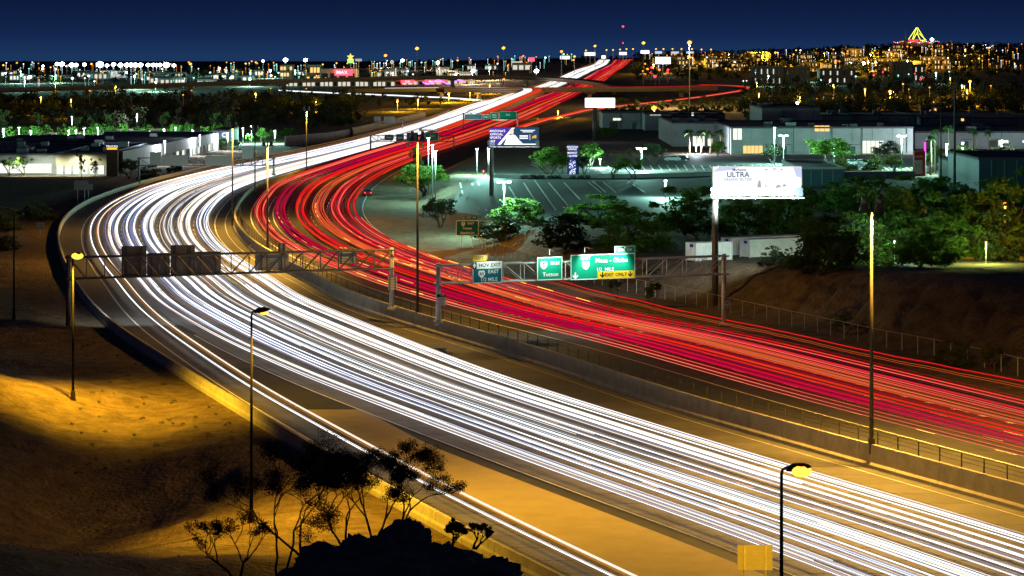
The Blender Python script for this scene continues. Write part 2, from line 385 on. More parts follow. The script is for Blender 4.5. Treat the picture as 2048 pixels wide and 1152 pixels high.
# ---- median wall, outer barrier, cable fence
def wall_pieces(root, fx, fz0, hgt, th, y0, y1, seg, m, name, flip=1):
    y = y0
    while y < y1:
        L = min(seg, y1-y); ys = np.linspace(y+.03, y+L-.03, 3)
        P = []
        for q in ys:
            x = float(fx(q)); z = float(fz0(x, q)); h = hgt
            P.append([(x, q, z-.15), (x, q, z+.25), (x+.14*flip, q, z+.45), (x+.2*flip, q, z+h), (x+(.2+th)*flip, q, z+h), (x+(.2+th)*flip, q, z-.15)])
        mb = MB(); V = [p for r in P for p in r]; Fc = []
        for i in range(2):
            for k in range(5): Fc.append((i*6+k, i*6+k+1, (i+1)*6+k+1, (i+1)*6+k))
        Fc += [(0, 1, 2, 3, 4, 5), (17, 16, 15, 14, 13, 12)]
        mb.add(V, Fc).build(name, m, root); y += L
mw = thing('median_wall', 'long concrete median wall curving between the white and red streaks', 'wall', (fWM(200.), 200., 0))
wall_pieces(mw, fWM, zW, 1.9, .35, 130, 700, 6.0, 'concrete', 'wall_panel')
wall_pieces(mw, fWM, zW, 1.5, .4, 700, 1150, 25.0, 'concrete', 'wall_panel')
ob = thing('barrier_wall', 'low concrete barrier along the outer edge of the big bend, left', 'wall', (fWL(300.), 300., 0))
wall_pieces(ob, fWL, zW, 1.05, .3, 118, 620, 6.0, 'concrete_light', 'wall_panel')
wall_pieces(ob, fWL, zW, .95, .3, 620, 1500, 40.0, 'concrete_light', 'wall_panel')
cf = thing('cable_fence', 'low post and cable fence standing behind the top of the median wall', 'fence', (fWM(220.)+1.3, 220., 1.0))
y = 132.0; prev = None; mbr = MB()
while y < 560:
    x = float(fWM(y))+1.35; z = float(zR(x, y))
    MB().box((x, y, z+.85), (.09, .09, 1.7)).build('post', 'pole_dark', cf)
    if prev is not None:
        for h_ in (1.05, 1.38, 1.66): mbr.tube((prev[0], prev[1], prev[2]+h_), (x, y, z+h_), .018, n=3)
    prev = (x, y, z); y += 3.0 if y < 330 else 4.0
mbr.build('cable', 'pole_dark', cf)
# chain link fence on the right
clf = thing('chain_fence', 'chain link fence on thin posts at the foot of the eroded bank', 'fence', (fXF(300.), 300., 1.0))
ys_ = [q for q in np.arange(232, 460, 3.2)]; prev = None; mbr = MB(); mbw = MB()
for y in ys_:
    x = float(fXF(y)); z = gzs(x, y)
    MB().tube((x, y, z-.1), (x, y, z+1.9), .045, n=5).build('post', 'galv', clf)
    if prev is not None:
        mbr.tube((prev[0], prev[1], prev[2]+1.88), (x, y, z+1.88), .03, n=4)
        for j in range(1, 12): mbw.tube((prev[0], prev[1], prev[2]+j*.155), (x, y, z+(j+.9)*.155), .006, n=3, cap=False)
    prev = (x, y, z)
mbr.build('top_rail', 'galv', clf); o = mbw.build('mesh_wire', 'pole_dark', clf); o['kind'] = 'stuff'
# merge ramp on the right verge
rampR = [(2200, 800, 1), (2048, 777, 1), (1741, 716, 1), (1520, 664, 1), (1348, 632, 1), (1180, 592, 1), (1080, 562, 1)]

# ---- light streaks of the passing traffic (glowing lines hanging above the lanes at lamp height)
emit('streak_cool', (.86, .94, 1.0), 1.9); emit('streak_warm', (1.0, .86, .68), 1.15); emit('streak_blue', (.30, .42, 1.0), .75)
emit('streak_lav', (.62, .58, .88), .5); emit('streak_grey', (.78, .82, .95), .34); emit('streak_orange', (1.0, .36, .05), .45)
emit('streak_red', (1.0, .012, .012), .95); emit('streak_pink', (1.0, .20, .12), 1.05); emit('streak_crimson', (.45, .004, .010), .75)
emit('streak_coral', (1.0, .14, .02), .8); emit('streak_amber', (1.0, .55, .08), 1.8); emit('streak_magenta', (.75, .0, .12), .6)
WMATS = ['streak_cool', 'streak_warm', 'streak_blue', 'streak_lav', 'streak_grey', 'streak_orange']
RMATS = ['streak_red', 'streak_pink', 'streak_crimson', 'streak_coral', 'streak_amber', 'streak_magenta']
class Streaks:
    def __init__(s): s.V = []; s.F = []; s.mi = []; s.n = 0
    def add(s, P, r, mi):
        P = np.asarray(P); N = len(P); r = np.broadcast_to(r, (N,))[:, None]
        ex = np.array([[1, 0, 0]]); ez = np.array([[0, 0, 1]])
        V = np.stack([P+ex*r, P+ez*r, P-ex*r, P-ez*r], 1).reshape(-1, 3)
        i = (np.arange(N-1)*4)[:, None]+np.arange(4)[None, :]; j = (np.arange(N-1)*4)[:, None]+((np.arange(4)+1) % 4)[None, :]
        Fc = np.stack([i, j, j+4, i+4], -1).reshape(-1, 4)+s.n
        s.V.append(V); s.F.append(Fc); s.mi.append(np.full(len(Fc), mi, np.int32)); s.n += len(V)
    def build(s, name, mats, label, cat):
        o = rawmesh(name, np.concatenate(s.V), np.concatenate(s.F), mats[0])
        for m in mats[1:]: o.data.materials.append(M[m])
        o.data.polygons.foreach_set('material_index', np.concatenate(s.mi)); return tag(o, label, cat, kind='stuff')
YT = np.concatenate([np.arange(118, 520, 3.0), np.arange(520, 1000, 7.0), np.arange(1000, 3450, 25.0)])
ordn = ['exit', 'second', 'third', 'fourth', 'fifth', 'sixth', 'innermost']
nveh = [0, 9, 9, 10, 10, 9, 7]
for k in range(1, 8):
    S = Streaks(); a, b = (1, 2) if k == 1 else (k+1, k+2)
    for v in range(nveh[k-1]):
        off = random.gauss(0, .30); ph = random.uniform(0, 6.28); wl_ = random.uniform(90, 260); hz_ = random.choice([.62, .66, .7, .75, .85, .95])
        half = random.uniform(.58, .78); kind = random.choices([0, 1, 2, 3, 4], [40, 28, 8, 12, 12])[0]
        rad = random.choice([.010, .014, .018, .024, .030, .040])
        y0, y1 = 118, 3450
        if k > 1 and random.random() < .2: y0 = random.uniform(150, 420)
        if k > 1 and random.random() < .12: y1 = random.uniform(300, 900)
        sel = YT[(YT >= y0) & (YT <= y1)]
        cx = (BW(a, sel)+BW(b, sel))/2+off*(.6+.4*np.sin(sel/wl_+ph))+.25*np.sin(sel/wl_*1.7+ph)
        rr_ = rad*np.interp(sel, [118, 260, 430, 900, 1500, 3000], [1.0, 1.25, 2.5, 4.5, 7.0, 8.5])
        for sgn in (-1, 1):
            S.add(np.stack([cx+sgn*half, sel, zW(cx, sel)+hz_], 1), rr_, kind)
        if random.random() < .5: S.add(np.stack([cx+half*.9, sel, zW(cx, sel)+hz_-.3], 1), rr_*.5, random.choice([3, 4, 4]))
        if random.random() < .28: S.add(np.stack([cx-1.05, sel, zW(cx, sel)+random.choice([.9, 1.1, 2.6])], 1), rr_*.4, 5)
    if k == 1:
        for dx, z_, mi, r_ in ((-.62, .7, 0, .085), (.75, .7, 1, .09), (.45, .62, 5, .05), (-.95, .9, 5, .03)):
            sel = YT; cx = (BW(1, sel)+BW(2, sel))/2+.3; S.add(np.stack([cx+dx, sel, zW(cx, sel)+z_], 1), r_*np.interp(sel, [118, 500, 1500, 3000], [1, 1.3, 3, 4]), mi)
    S.build('headlight_streaks', WMATS, {1: 'sparse white headlight streaks sweeping down the exit lane nearest the left barrier', 7: 'white headlight streaks in the innermost lane beside the median wall'}.get(k, 'dense white headlight streaks in the %s lane counted from the left barrier' % ordn[k-1]), 'light streaks')
rord = ['innermost', 'second', 'third', 'fourth', 'fifth', 'outermost']
for k in range(6):
    S = Streaks()
    for v in range([5, 8, 10, 10, 9, 6][k]):
        off = random.gauss(0, .36); ph = random.uniform(0, 6.28); wl_ = random.uniform(80, 240); hz_ = random.choice([.75, .8, .85, .95, 1.05])
        half = random.uniform(.55, .78); kind = random.choices([0, 1, 2, 3, 5], [36, 12, 28, 16, 8])[0]; rad = random.uniform(.03, .085)
        y0, y1 = 118, 3450
        if random.random() < .22: y0 = random.uniform(200, 480)
        if random.random() < .15: y1 = random.uniform(300, 800)
        sel = YT[(YT >= y0) & (YT <= y1)]
        cx = (BR(k, sel)+BR(k+1, sel))/2+off*(.6+.4*np.sin(sel/wl_+ph))+.3*np.sin(sel/wl_*1.6+ph)
        rr_ = rad*np.interp(sel, [118, 240, 330, 500, 900, 1500, 3000], [.24, .30, .65, 1.2, 1.7, 2.4, 3.0])
        for sgn in (-1, 1): S.add(np.stack([cx+sgn*half, sel, zR(cx, sel)+hz_], 1), rr_, kind)
        if random.random() < .5: S.add(np.stack([cx, sel, zR(cx, sel)+hz_+.45], 1), rr_*.5, random.choice([0, 2, 2, 5]))
        if random.random() < .38:
            ys0 = random.uniform(300, 560); sgn = random.choice([-1, 1])
            for q in range(random.randint(2, 6)):
                s0 = ys0+q*random.uniform(13, 16); ss = np.linspace(s0, s0+random.uniform(5, 8), 4); c2 = (BR(k, ss)+BR(k+1, ss))/2+off+sgn*half
                S.add(np.stack([c2, ss, zR(c2, ss)+hz_+.05], 1), .055, random.choice([4, 4, 1]))
    S.build('tail_light_streaks', RMATS, {0: 'red tail light streaks in the innermost lane beside the median wall', 5: 'red tail light streaks in the outermost lane beside the right verge'}.get(k, 'dense red tail light streaks in the %s lane counted from the median wall' % rord[k]), 'light streaks')
# two thin streaks on the verge ramp
S = Streaks(); W = np.array([G(*p) for p in rampR]); t = np.linspace(0, 1, 60); tt = np.linspace(0, 1, len(W))
Pp = np.stack([np.interp(t, tt, W[:, i]) for i in range(3)], 1)
for it in range(4): Pp[1:-1] = (Pp[:-2]+Pp[1:-1]+Pp[2:])/3
Pp[:, 2] = gz(Pp[:, 0], Pp[:, 1])+.8
S.add(Pp, .045, 0); S.add(Pp+np.array([-.4, -4.0, .0]), .02, 3); S.add(Pp+np.array([-.6, -7.0, .1]), .018, 3); S.add(Pp+np.array([-.2, -2.0, .1]), .015, 2)
S.build('tail_light_streaks', RMATS, 'few thin red streaks running apart along the dark right verge', 'light streaks')

# ================================================================ THINGS NEAR THE ROAD
def road_lamp(label, base, head, face, lit=True, energy=30000, group=None, tgt=None, cone=150, ls=1.0):
    base = np.array(base, float); head = np.array(head, float); face = np.array(face, float)/np.linalg.norm(face)
    t = thing('road_lamp', label, 'street lamp', base, group)
    top = np.array([base[0], base[1], head[2]-.25])
    MB().tube(base-np.array([0, 0, .3]), top, .13, .075, 10).build('pole', 'pole_black', t, True)
    MB().tube(base, base+np.array([0, 0, .9]), .26, .2, 10).box(base+np.array([0, 0, .03]), (.6, .6, .06)).build('pole_base', 'pole_dark', t)
    d = np.array([face[0], face[1], 0.])
    MB().path([top-np.array([0, 0, .1]), top+np.array([0, 0, .15])+d*.05, top+d*.3+np.array([0, 0, .3])], [.075, .07, .06], 8).build('neck', 'pole_dark', t, True)
    c = top+d*.75+np.array([0, 0, .22]); s_ = np.array([-d[1], d[0], 0])
    prof = [(-.5, .13, .16), (-.2, .26, .27), (.25, .33, .24), (.55, .25, .12), (.68, .12, .04)]
    V = []; Fc = []
    for i, (a, w, h) in enumerate(prof):
        q = c+d*a+np.array([0, 0, .16*a])
        V += [q-s_*w-np.array([0, 0, h*.3]), q-s_*w*.6+np.array([0, 0, h]), q+s_*w*.6+np.array([0, 0, h]), q+s_*w-np.array([0, 0, h*.3])]
    for i in range(4):
        for k in range(4): Fc.append((i*4+k, i*4+(k+1) % 4, (i+1)*4+(k+1) % 4, (i+1)*4+k))
    Fc += [(3, 2, 1, 0), (16, 17, 18, 19)]
    h_ = MB().add(V, Fc).build('lamp_head', 'pole_dark', t)
    lc = c+d*.22+np.array([0, 0, -.1])
    MB().blob(lc, (.34*ls, .34*ls, .2*ls), 0, 2).build('lens', 'bulb_sodium' if lit else 'glass', h_, True)
    if lit: lamp_light('SPOT', t, lc+d*.05-np.array([0, 0, .12+.22*ls]), energy, SOD, .2, cone, (lc+np.array(tgt)) if tgt is not None else lc+d*4-np.array([0, 0, 10]), .7)
    return t
b1 = GT(146, 800); h1 = PY(150, 508, b1[1])
road_lamp('lit sodium lamp on a tall pole at the left edge, glaring toward the viewer', b1, h1, (.55, -.8, 0), True, 50000, tgt=(2.2, 1.0, -10), cone=124, ls=1.7)
b2 = GT(503, 1045); h2 = PY(505, 622, b2[1])
road_lamp('sodium lamp pole seen from behind, rising out of the foreground trees', b2, h2, (.9, .45, 0), True, 36000, tgt=(4, 0, -10), cone=128)
Y3 = 132.0; h3 = PY(1563, 935, Y3); b3 = np.array([h3[0], Y3, gzs(h3[0], Y3)])
road_lamp('lit sodium lamp at lower right, its glowing lens tilted over the lanes', b3, h3, (.93, -.25, 0), True, 95000, tgt=(2.4, 9, -8.6), cone=98, ls=1.5)
b4 = GT(28, 640); h4 = PY(24, 425, b4[1])
road_lamp('thin unlit lamp pole on the dark slope at the left edge', b4, h4, (.8, .5, 0), False)

def mast(label, px, pyb, pyt, z0, energy, bell=True, group='tall twin lamp masts along the median'):
    Y = F*(HC-z0)/(pyb-HZ); b = PY(px, pyb, Y); tp = PY(px, pyt, Y)
    t = thing('lamp_mast', label, 'lamp mast', b, group)
    MB().tube(b-np.array([0, 0, .8]), tp, .19, .09, 10).build('pole', 'pole_dark', t, True)
    MB().box(b+np.array([0, 0, .25]), (.5, .5, .5)).build('pole_base', 'pole_dark', t)
    MB().tube(tp+np.array([-.75, 0, -.15]), tp+np.array([.75, 0, -.15]), .04, n=6).build('crossarm', 'pole_dark', t)
    for s_ in (-.62, .62):
        c = tp+np.array([s_, 0, -.1])
        hd = MB().tube(c+np.array([0, 0, -.05]), c+np.array([0, 0, .45]), .2, .2, 10).tube(c+np.array([0, 0, -.75]), c+np.array([0, 0, -.05]), .42, .2, 10, False).build('lamp_head', 'steel', t, True)
        MB().tube(c+np.array([0, 0, -.72]), c+np.array([0, 0, -.66]), .36, .36, 10).build('lens', 'far_yellow', hd)
    if energy: lamp_light('SPOT', t, tp+np.array([.62, -.3, -1.0]), energy*1.9, (1, .52, .07), .3, 166, tp+np.array([.62, -.3, -20]), .4)
    return t
mast('tall twin-head lamp mast standing on the median wall at right, nearest', 1743, 888, 402, 1.9, 62000)
mast('slim twin-head lamp mast on the median just left of the red gantry', 835, 625, 268, 1.9, 16000)
mast('twin-head lamp mast on the median at the bend, before the red lanes', 535, 495, 282, 1.9, 48000)
mast('twin-head lamp mast on the median bend, left of the red lanes', 465, 442, 246, 1.5, 30000)
mast('far twin-head lamp mast at the median where the white mass narrows', 613, 345, 215, 1.5, 20000)
mast('thin dark lamp mast at the median behind the bend', 510, 385, 254, 1.5, 0)

# ---- gantries
def gantry(label, PL, PR, hL, hR, postL, postR, nb, dep=1.15, m='steel', foot=None):
    """PL/PR: ends of the bottom chord; hL/hR: truss height; post: (top z above PL, base z)"""
    PL = np.array(PL, float); PR = np.array(PR, float); u = PR-PL; L = np.linalg.norm(u[:2]); uh = np.array([u[0], u[1], 0])/L; n = np.array([-uh[1], uh[0], 0])
    t = thing('sign_gantry', label, 'gantry', (PL[0], PL[1], 0))
    for (b, h, (zt, zb), nm) in ((PL, hL, postL, 0), (PR, hR, postR, 1)):
        p = np.array([b[0], b[1], 0.])+n*dep/2
        MB().tube((p[0], p[1], zb-.2), (p[0], p[1], zt), .33, .24, 10).build('post', 'galv' if nm else m, t, True)
        MB().box((p[0], p[1], zb+.12), (1.1, 1.1, .3)).build('footing', 'concrete', t)
        MB().box((p[0], p[1], b[2]), (.5, dep+.3, .14), uh).build('seat_bracket', m, t)
    top = lambda f: PL+u*f+np.array([0, 0, hL+(hR-hL)*f]); bot = lambda f: PL+u*f
    for o_ in (0, dep):
        MB().tube(bot(0)+n*o_-uh*.4, bot(1)+n*o_+uh*.4, .10, n=8).build('chord', m, t); MB().tube(top(0)+n*o_-uh*.4, top(1)+n*o_+uh*.4, .10, n=8).build('chord', m, t)
    for i in range(nb+1):
        f = i/nb
        for o_ in (0, dep): MB().tube(bot(f)+n*o_, top(f)+n*o_, .055, n=5).build('brace', m, t)
        MB().tube(bot(f), bot(f)+n*dep, .05, n=5).tube(top(f), top(f)+n*dep, .05, n=5).build('brace', m, t)
        if i < nb:
            g = (i+1)/nb; a, b = (top(f), bot(g)) if f < .5 else (bot(f), top(g))
            MB().tube(a, b, .055, n=5).build('brace', m, t); MB().tube(a+n*dep, b+n*dep, .055, n=5).build('brace', m, t)
            MB().tube(bot(f), bot(g)+n*dep, .035, n=4).build('brace', m, t)
    return t, uh, n
def at_plane(px, py, P0, uh):
    """point seen at a pixel on the vertical plane through P0 along uh"""
    dx, dz = (px-1024)/F, -(py-HZ)/F; nn = np.array([-uh[1], uh[0]])
    Y = (P0[0]*nn[0]+P0[1]*nn[1])/(dx*nn[0]+nn[1]); return np.array([dx*Y, Y, HC+dz*Y])
def sign_face(name, label, cat, px0, py0, px1, py1, P0, uh, m, texts=(), border='sign_white', group=None, parts=(), back=False, th=.08, ribs=False):
    A = at_plane(px0, (py0+py1)/2, P0, uh); B = at_plane(px1, (py0+py1)/2, P0, uh); c = (A+B)/2; w = np.linalg.norm((B-A)[:2])
    h = (py1-py0)*c[1]/F; nn = np.array([uh[1], -uh[0], 0.])       # toward the camera
    t = thing(name, label, cat, c-np.array([0, 0, h/2]), group)
    P = lambda x, y, e=0: c+np.array([uh[0]*x*w, uh[1]*x*w, y*h])+nn*e
    MB().box(c, (w, th, h), uh).build('panel', m, t)
    def rect(x0, y0, x1, y1, mm, e, nm): MB().add([P(x0, y0, e), P(x1, y0, e), P(x1, y1, e), P(x0, y1, e)], [(0, 1, 2, 3)]).build(nm, mm, t)
    if border:
        b = min(.05*h, .09); bx, by = b/w, b/h; e = th/2+.012
        mb = MB()
        for (x0, y0, x1, y1) in ((-.5, -.5, .5, -.5+by), (-.5, .5-by, .5, .5), (-.5, -.5+by, -.5+bx, .5-by), (.5-bx, -.5+by, .5, .5-by)):
            mb.add([P(x0, y0, e), P(x1, y0, e), P(x1, y1, e), P(x0, y1, e)], [(0, 1, 2, 3)])
        mb.build('border', border, t)
    for (x0, y0, x1, y1, mm, nm) in parts: rect(x0, y0, x1, y1, mm, th/2+.02, nm)
    for (body, x, y, s_, mm) in texts:
        if body == '\\arrow':
            V = [(-.12, .5), (.12, .5), (.12, -.05), (.45, .2), (.45, -.08), (0, -.5), (-.45, -.08), (-.45, .2), (-.12, -.05)]; Fc = [(0, 8, 2, 1), (8, 7, 6, 5), (2, 8, 5), (2, 5, 4, 3)]
        elif body == '\\shield10' or body == '\\shield60':
            V = [(-.45, .35), (-.25, .5), (0, .42), (.25, .5), (.45, .35), (.5, -.05), (.25, -.42), (0, -.55), (-.25, -.42), (-.5, -.05)]; Fc = [tuple(range(9, -1, -1))]
        elif body == '\\diamond':
            V = [(0, .5), (-.3, 0), (0, -.5), (.3, 0)]; Fc = [(0, 1, 2, 3)]
        else: V, Fc = text_verts(body)
        sz = s_*h; e = th/2+.035+(.012 if not body.startswith('\\') else 0)
        MB().add([P(x+v[0]*sz/w, y+v[1]*sz/h, e) for v in V], Fc).build('emblem' if body.startswith('\\') else 'lettering', mm, t)
    if ribs:
        mb = MB(); k = max(3, int(h/.3))
        for i in range(k+1): mb.box(P(0, -.48+.96*i/k, th/2+.015), (w*.98, .03, .03), uh)
        mb.build('stiffener', 'steel', t)
        for x in (-.3, .3): MB().box(P(x, 0, th/2+.06), (.12, .1, h*1.02), uh).build('mounting_post', 'steel', t)
    return t, c, w, h, nn
# right gantry over the red lanes
PRb = np.array([25.6, 328.8, 7.2]); PLb = np.array([-8.25, 315.2, 7.2])
gr, uR, nR = gantry('truss gantry carrying green guide signs over the red lanes', PLb, PRb, 2.05, 2.15, (9.5, 2.6), (9.6, 1.0), 14, m='galv')
P0 = PLb-nR*.25
W_, K_, Y_ = 'sign_white', 'sign_black', 'sign_yellow'
S1 = sign_face('guide_sign', 'green overhead sign reading Mesa Globe with yellow exit only strip', 'road sign', 1141, 508, 1270, 558, P0, uR, 'sign_green',
    [('EAST', -.27, .36, .19, W_), ('\\shield60', -.27, .08, .34, W_), ('60', -.27, .09, .22, K_), ('Mesa - Globe', .13, .24, .26, W_), ('1/2  MILE', .03, -.12, .2, W_), ('\\arrow', -.43, -.34, .27, W_), ('\\arrow', -.01, -.335, .22, K_), ('EXIT ONLY', .2, -.335, .19, K_), ('\\arrow', .42, -.335, .22, K_)],
    parts=[(-.085, -.49, .495, -.19, Y_, 'exit_only_panel')])
S1b = sign_face('road_sign', 'small green tab reading exit 154 above the Mesa Globe sign', 'road sign', 1229, 492, 1270, 507, P0, uR, 'sign_green', [('EXIT 154', 0, 0, .5, W_)])
S2 = sign_face('guide_sign', 'green overhead sign reading Tucson with blue interstate shield', 'road sign', 1074, 514, 1124, 560, P0, uR, 'sign_green',
    [('\\shield10', -.24, .16, .34, W_), ('\\shield10', -.24, .16, .29, 'sign_blue'), ('10', -.24, .15, .2, W_), ('EAST', .22, .22, .2, W_), ('Tucson', .03, -.26, .25, W_)])
S3 = sign_face('guide_sign', 'dark green and white overhead sign reading HOV exit half mile', 'road sign', 945, 523, 1004, 566, P0, uR, 'sign_green_dark',
    [('\\diamond', -.44, .33, .26, W_), ('HOV EXIT', .07, .33, .24, K_), ('\\shield60', -.2, -.07, .34, W_), ('60', -.2, -.06, .22, K_), ('EAST', .2, .02, .24, W_), ('1/2 MILE', .05, -.34, .24, W_)],
    parts=[(-.495, .17, -.37, .485, K_, 'hov_panel'), (-.365, .17, .49, .485, W_, 'hov_panel')])
S3b = sign_face('road_sign', 'yellow tab reading left above the HOV exit sign', 'road sign', 945, 510, 973, 522, P0, uR, 'sign_yellow', [('LEFT', 0, 0, .72, K_)], border=None)
for S_, e_, tilt in ((S1, 330, 0), (S2, 260, 0), (S3, 60, 0)):
    t_, c_, w_, h_, nn_ = S_
    for f_ in ((-.28, .28) if w_ > 5 else (0,)):
        q = c_+np.array([uR[0]*f_*w_, uR[1]*f_*w_, h_/2+.25]); ql = q+nn_*1.7+np.array([0, 0, .55])
        MB().path([q, q+np.array([0, 0, .65]), ql], [.03, .03, .03], 6).box(ql, (.45, .3, .14), uR).build('sign_lamp', 'galv', gr)
        lamp_light('SPOT', gr, ql-np.array([0, 0, .15]), e_*5, (.75, 1, .86), .15, 150, c_+np.array([0, 0, -.4])+nn_*.2, .5)
P0b = PLb+nR*.2
sign_face('hov_sign', 'small black and white HOV notice on the left gantry post by the median wall', 'road sign', 873, 588, 891, 611, np.array([-8.4, 314.6, 0]), uR, 'sign_white', [('HOV', .1, .36, .2, W_), ('VIOLATION', 0, .06, .15, 'sign_red'), ('$400', 0, -.14, .17, 'sign_red'), ('MINIMUM', 0, -.35, .14, 'sign_red')], parts=[(-.49, .23, .49, .49, K_, 'hov_panel')], border=None)
sign_face('speed_sign', 'white speed limit 65 sign on the right gantry post', 'road sign', 1446, 597, 1462, 619, PRb-nR*.1, uR, 'sign_white', [('SPEED', 0, .33, .25, K_), ('LIMIT', 0, .1, .25, K_), ('65', 0, -.25, .48, K_)], border='sign_black')
# left gantry over the white lanes, signs face away
PL2 = np.array([-54.4, 337., 5.9]); PR2 = np.array([-14.9, 341.7, 6.85])
gl_, uL, nL = gantry('long truss gantry over the white streaks showing the backs of its signs', PL2, PR2, 2.65, 2.3, (8.8, -.1), (9.4, 1.8), 18)
P1 = PL2+nL*1.5
for i, (a, b, c_, d_, lb) in enumerate([(243, 492, 293, 555, 'leftmost tall tan back of an overhead sign on the long gantry'), (294, 506, 340, 555, 'low tan sign back beside the leftmost one on the long gantry'),
    (341, 490, 390, 551, 'second tall tan sign back on the long gantry'), (391, 503, 442, 550, 'low tan sign back ending the pair of tan panels'), (510, 504, 577, 541, 'silver back of a sign with a tab, over the median'), (557, 486, 572, 503, 'small silver tab atop the sign back over the median'), (675, 497, 713, 527, 'small silver sign back over the red lanes')]):
    sign_face('road_sign', lb, 'road sign', a, b, c_, d_, P1, uL, 'sign_back' if i < 4 else 'wall_white', border=None, ribs=True)
for f_ in (.16, .36, .56):
    q = PL2+(PR2-PL2)*f_+nL*3.0+np.array([0, 0, 3.2]); b0 = PL2+(PR2-PL2)*f_+nL*1.15+np.array([0, 0, 2.5])
    MB().path([b0, b0+np.array([0, 0, .7]), q], [.03]*3, 6).box(q, (.5, .3, .14), uL).build('sign_lamp', 'galv', gl_)
    lamp_light('SPOT', gl_, q-np.array([0, 0, .15]), 2500, (.9, 1, .95), .15, 120, q+np.array([0, 6, -8]), .6)
sign_face('road_sign', 'white back of a small sign on the right post of the long gantry', 'road sign', 776, 553, 794, 580, PR2-nL*.1, uL, 'wall_white', border=None, ribs=True)
# roadside signs on posts
def post_sign(name, label, px0, py0, px1, py1, py_b, m, texts=(), back=False, border='sign_white', pxs=(.25, .75), uh=(1, 0, 0), Yo=None, post='galv'):
    uh = np.array(uh, float); uh /= np.linalg.norm(uh)
    g = GT((px0+px1)/2, py_b) if Yo is None else PY((px0+px1)/2, py_b, Yo)
    t, c, w, h, nn = sign_face(name, label, 'road sign', px0, py0, px1, py1, g, uh, m, texts, border=border, ribs=back)
    for f_ in pxs:
        q = c+uh*w*(f_-.5)-nn*.12; z = gzs(q[0], q[1]); MB().tube((q[0], q[1], z-.2), (q[0], q[1], c[2]+h*.45), .07, n=6).build('post', post, t)
    return t
ps = post_sign('guide_sign', 'dark green roadside sign reading Tempe Apache Jct on two posts', 912, 441, 957, 471, 496, 'sign_green_dark', [('\\shield60', -.18, .27, .26, W_), ('60', -.18, .28, .17, K_), ('EAST', .16, .3, .2, W_), ('Tempe', 0, -.02, .22, W_), ('Apache Jct', 0, -.32, .22, W_)], uh=(1, .12, 0))
g_ = GT(934, 496)
sign_face('road_sign', 'small dark green exit 154 tab above the Apache Jct sign', 'road sign', 928, 430, 956, 440, g_, np.array([1, .12, 0])/np.linalg.norm([1, .12, 0]), 'sign_green_dark', [('EXIT 154', 0, 0, .52, W_)])
post_sign('road_sign', 'tan ribbed sign back on two posts at the bottom right', 1475, 1090, 1545, 1140, 1175, 'sign_back_dark', back=True, border=None, Yo=152., pxs=(.2, .8), post='steel')
post_sign('road_sign', 'pale sign back on two posts in the dark field left of the bend', 148, 361, 176, 380, 408, 'sign_back', border=None)
post_sign('road_sign', 'lower pale sign back overlapping its neighbour in the dark field', 173, 368, 185, 380, 400, 'sign_back', border=None, pxs=(.3,))
post_sign('warning_sign', 'pale diamond warning sign on the slope left of the bend', 72, 445, 88, 459, 470, 'sign_back', border=None, pxs=(.5,))
post_sign('warning_sign', 'yellow warning sign on two posts below the tree by the red lanes', 814, 353, 836, 366, 385, 'sign_yellow', border=None, pxs=(.3, .9))
post_sign('no_entry_sign', 'small round-looking red and white sign beside the parking lot entrance', 964, 340, 970, 346, 352, 'sign_red', [('\\diamond', 0, 0, .7, W_)], border=None, pxs=(.5,))
# ---- sign bridges farther out
def far_gantry(label, pxl, pxr, py_t, py_b, py_baseL, py_baseR, Y, signs, nb=10, z0=0.):
    A = PY(pxl, py_b, Y); B = PY(pxr, py_b, Y*1.01); h = (py_b-py_t)*Y/F
    zb = HC-(py_baseL-HZ)*Y/F; zb2 = HC-(py_baseR-HZ)*Y/F
    g, u_, n_ = gantry(label, A, B, h, h, (A[2]+h, zb), (B[2]+h, zb2), nb, 1.0)
    for (a, b, c_, d_, m, txt, lb) in signs: sign_face('guide_sign', lb, 'road sign', a, b, c_, d_, A-n_*.3, u_, m, txt, border='sign_white' if m.startswith('sign_green') else None)
    return g
far_gantry('dark cantilever gantry beyond the bend with blank sign backs', 278, 548, 316, 331, 366, 352, 690, [(300, 304, 322, 330, 'sign_back', (), 'tall dark sign back on the cantilever gantry beyond the bend'), (323, 310, 376, 331, 'sign_back', (), 'wide dark sign back on the cantilever gantry beyond the bend'), (411, 311, 468, 331, 'sign_back', (), 'wide dark sign back nearer the orange lamp pole'), (484, 292, 505, 317, 'wall_grey', (), 'square dark sign back above the cantilever gantry')], 12)
gt4 = [('lettering one', 0)]
far_gantry('sign gantry with green signs where the white and red streaks pass under', 742, 908, 271, 283, 309, 305, 900, [(769, 269, 787, 281, 'sign_green_dark', [('West', 0, 0, .4, W_)], 'leftmost small green sign on the gantry in the glare'), (792, 268, 808, 283, 'sign_green_dark', [('Exit', 0, 0, .4, W_)], 'second small green sign on the gantry in the glare'), (813, 265, 836, 283, 'sign_green_dark', [('East', 0, .1, .35, W_)], 'third green sign on the gantry in the glare'), (850, 265, 877, 282, 'sign_green', [('East', 0, .1, .35, W_)], 'green sign nearest the red lanes on the glare gantry')], 12)
far_gantry('distant sign gantry with three bright green signs beside the rising ramp', 928, 1036, 226, 236, 262, 258, 1130, [(929, 228, 964, 239, 'sign_green_dark', (), 'dim tan and green sign at the left of the distant gantry'), (966, 229, 978, 239, 'sign_green', [('East', 0, 0, .4, W_)], 'small bright green sign on the distant gantry'), (980, 225, 997, 239, 'sign_green', [('Mesa', 0, .15, .3, W_), ('1 MILE', 0, -.2, .25, W_)], 'middle bright green sign on the distant gantry'), (999, 223, 1033, 239, 'sign_green', [('East', 0, .1, .35, W_)], 'widest bright green sign on the distant gantry')], 8)
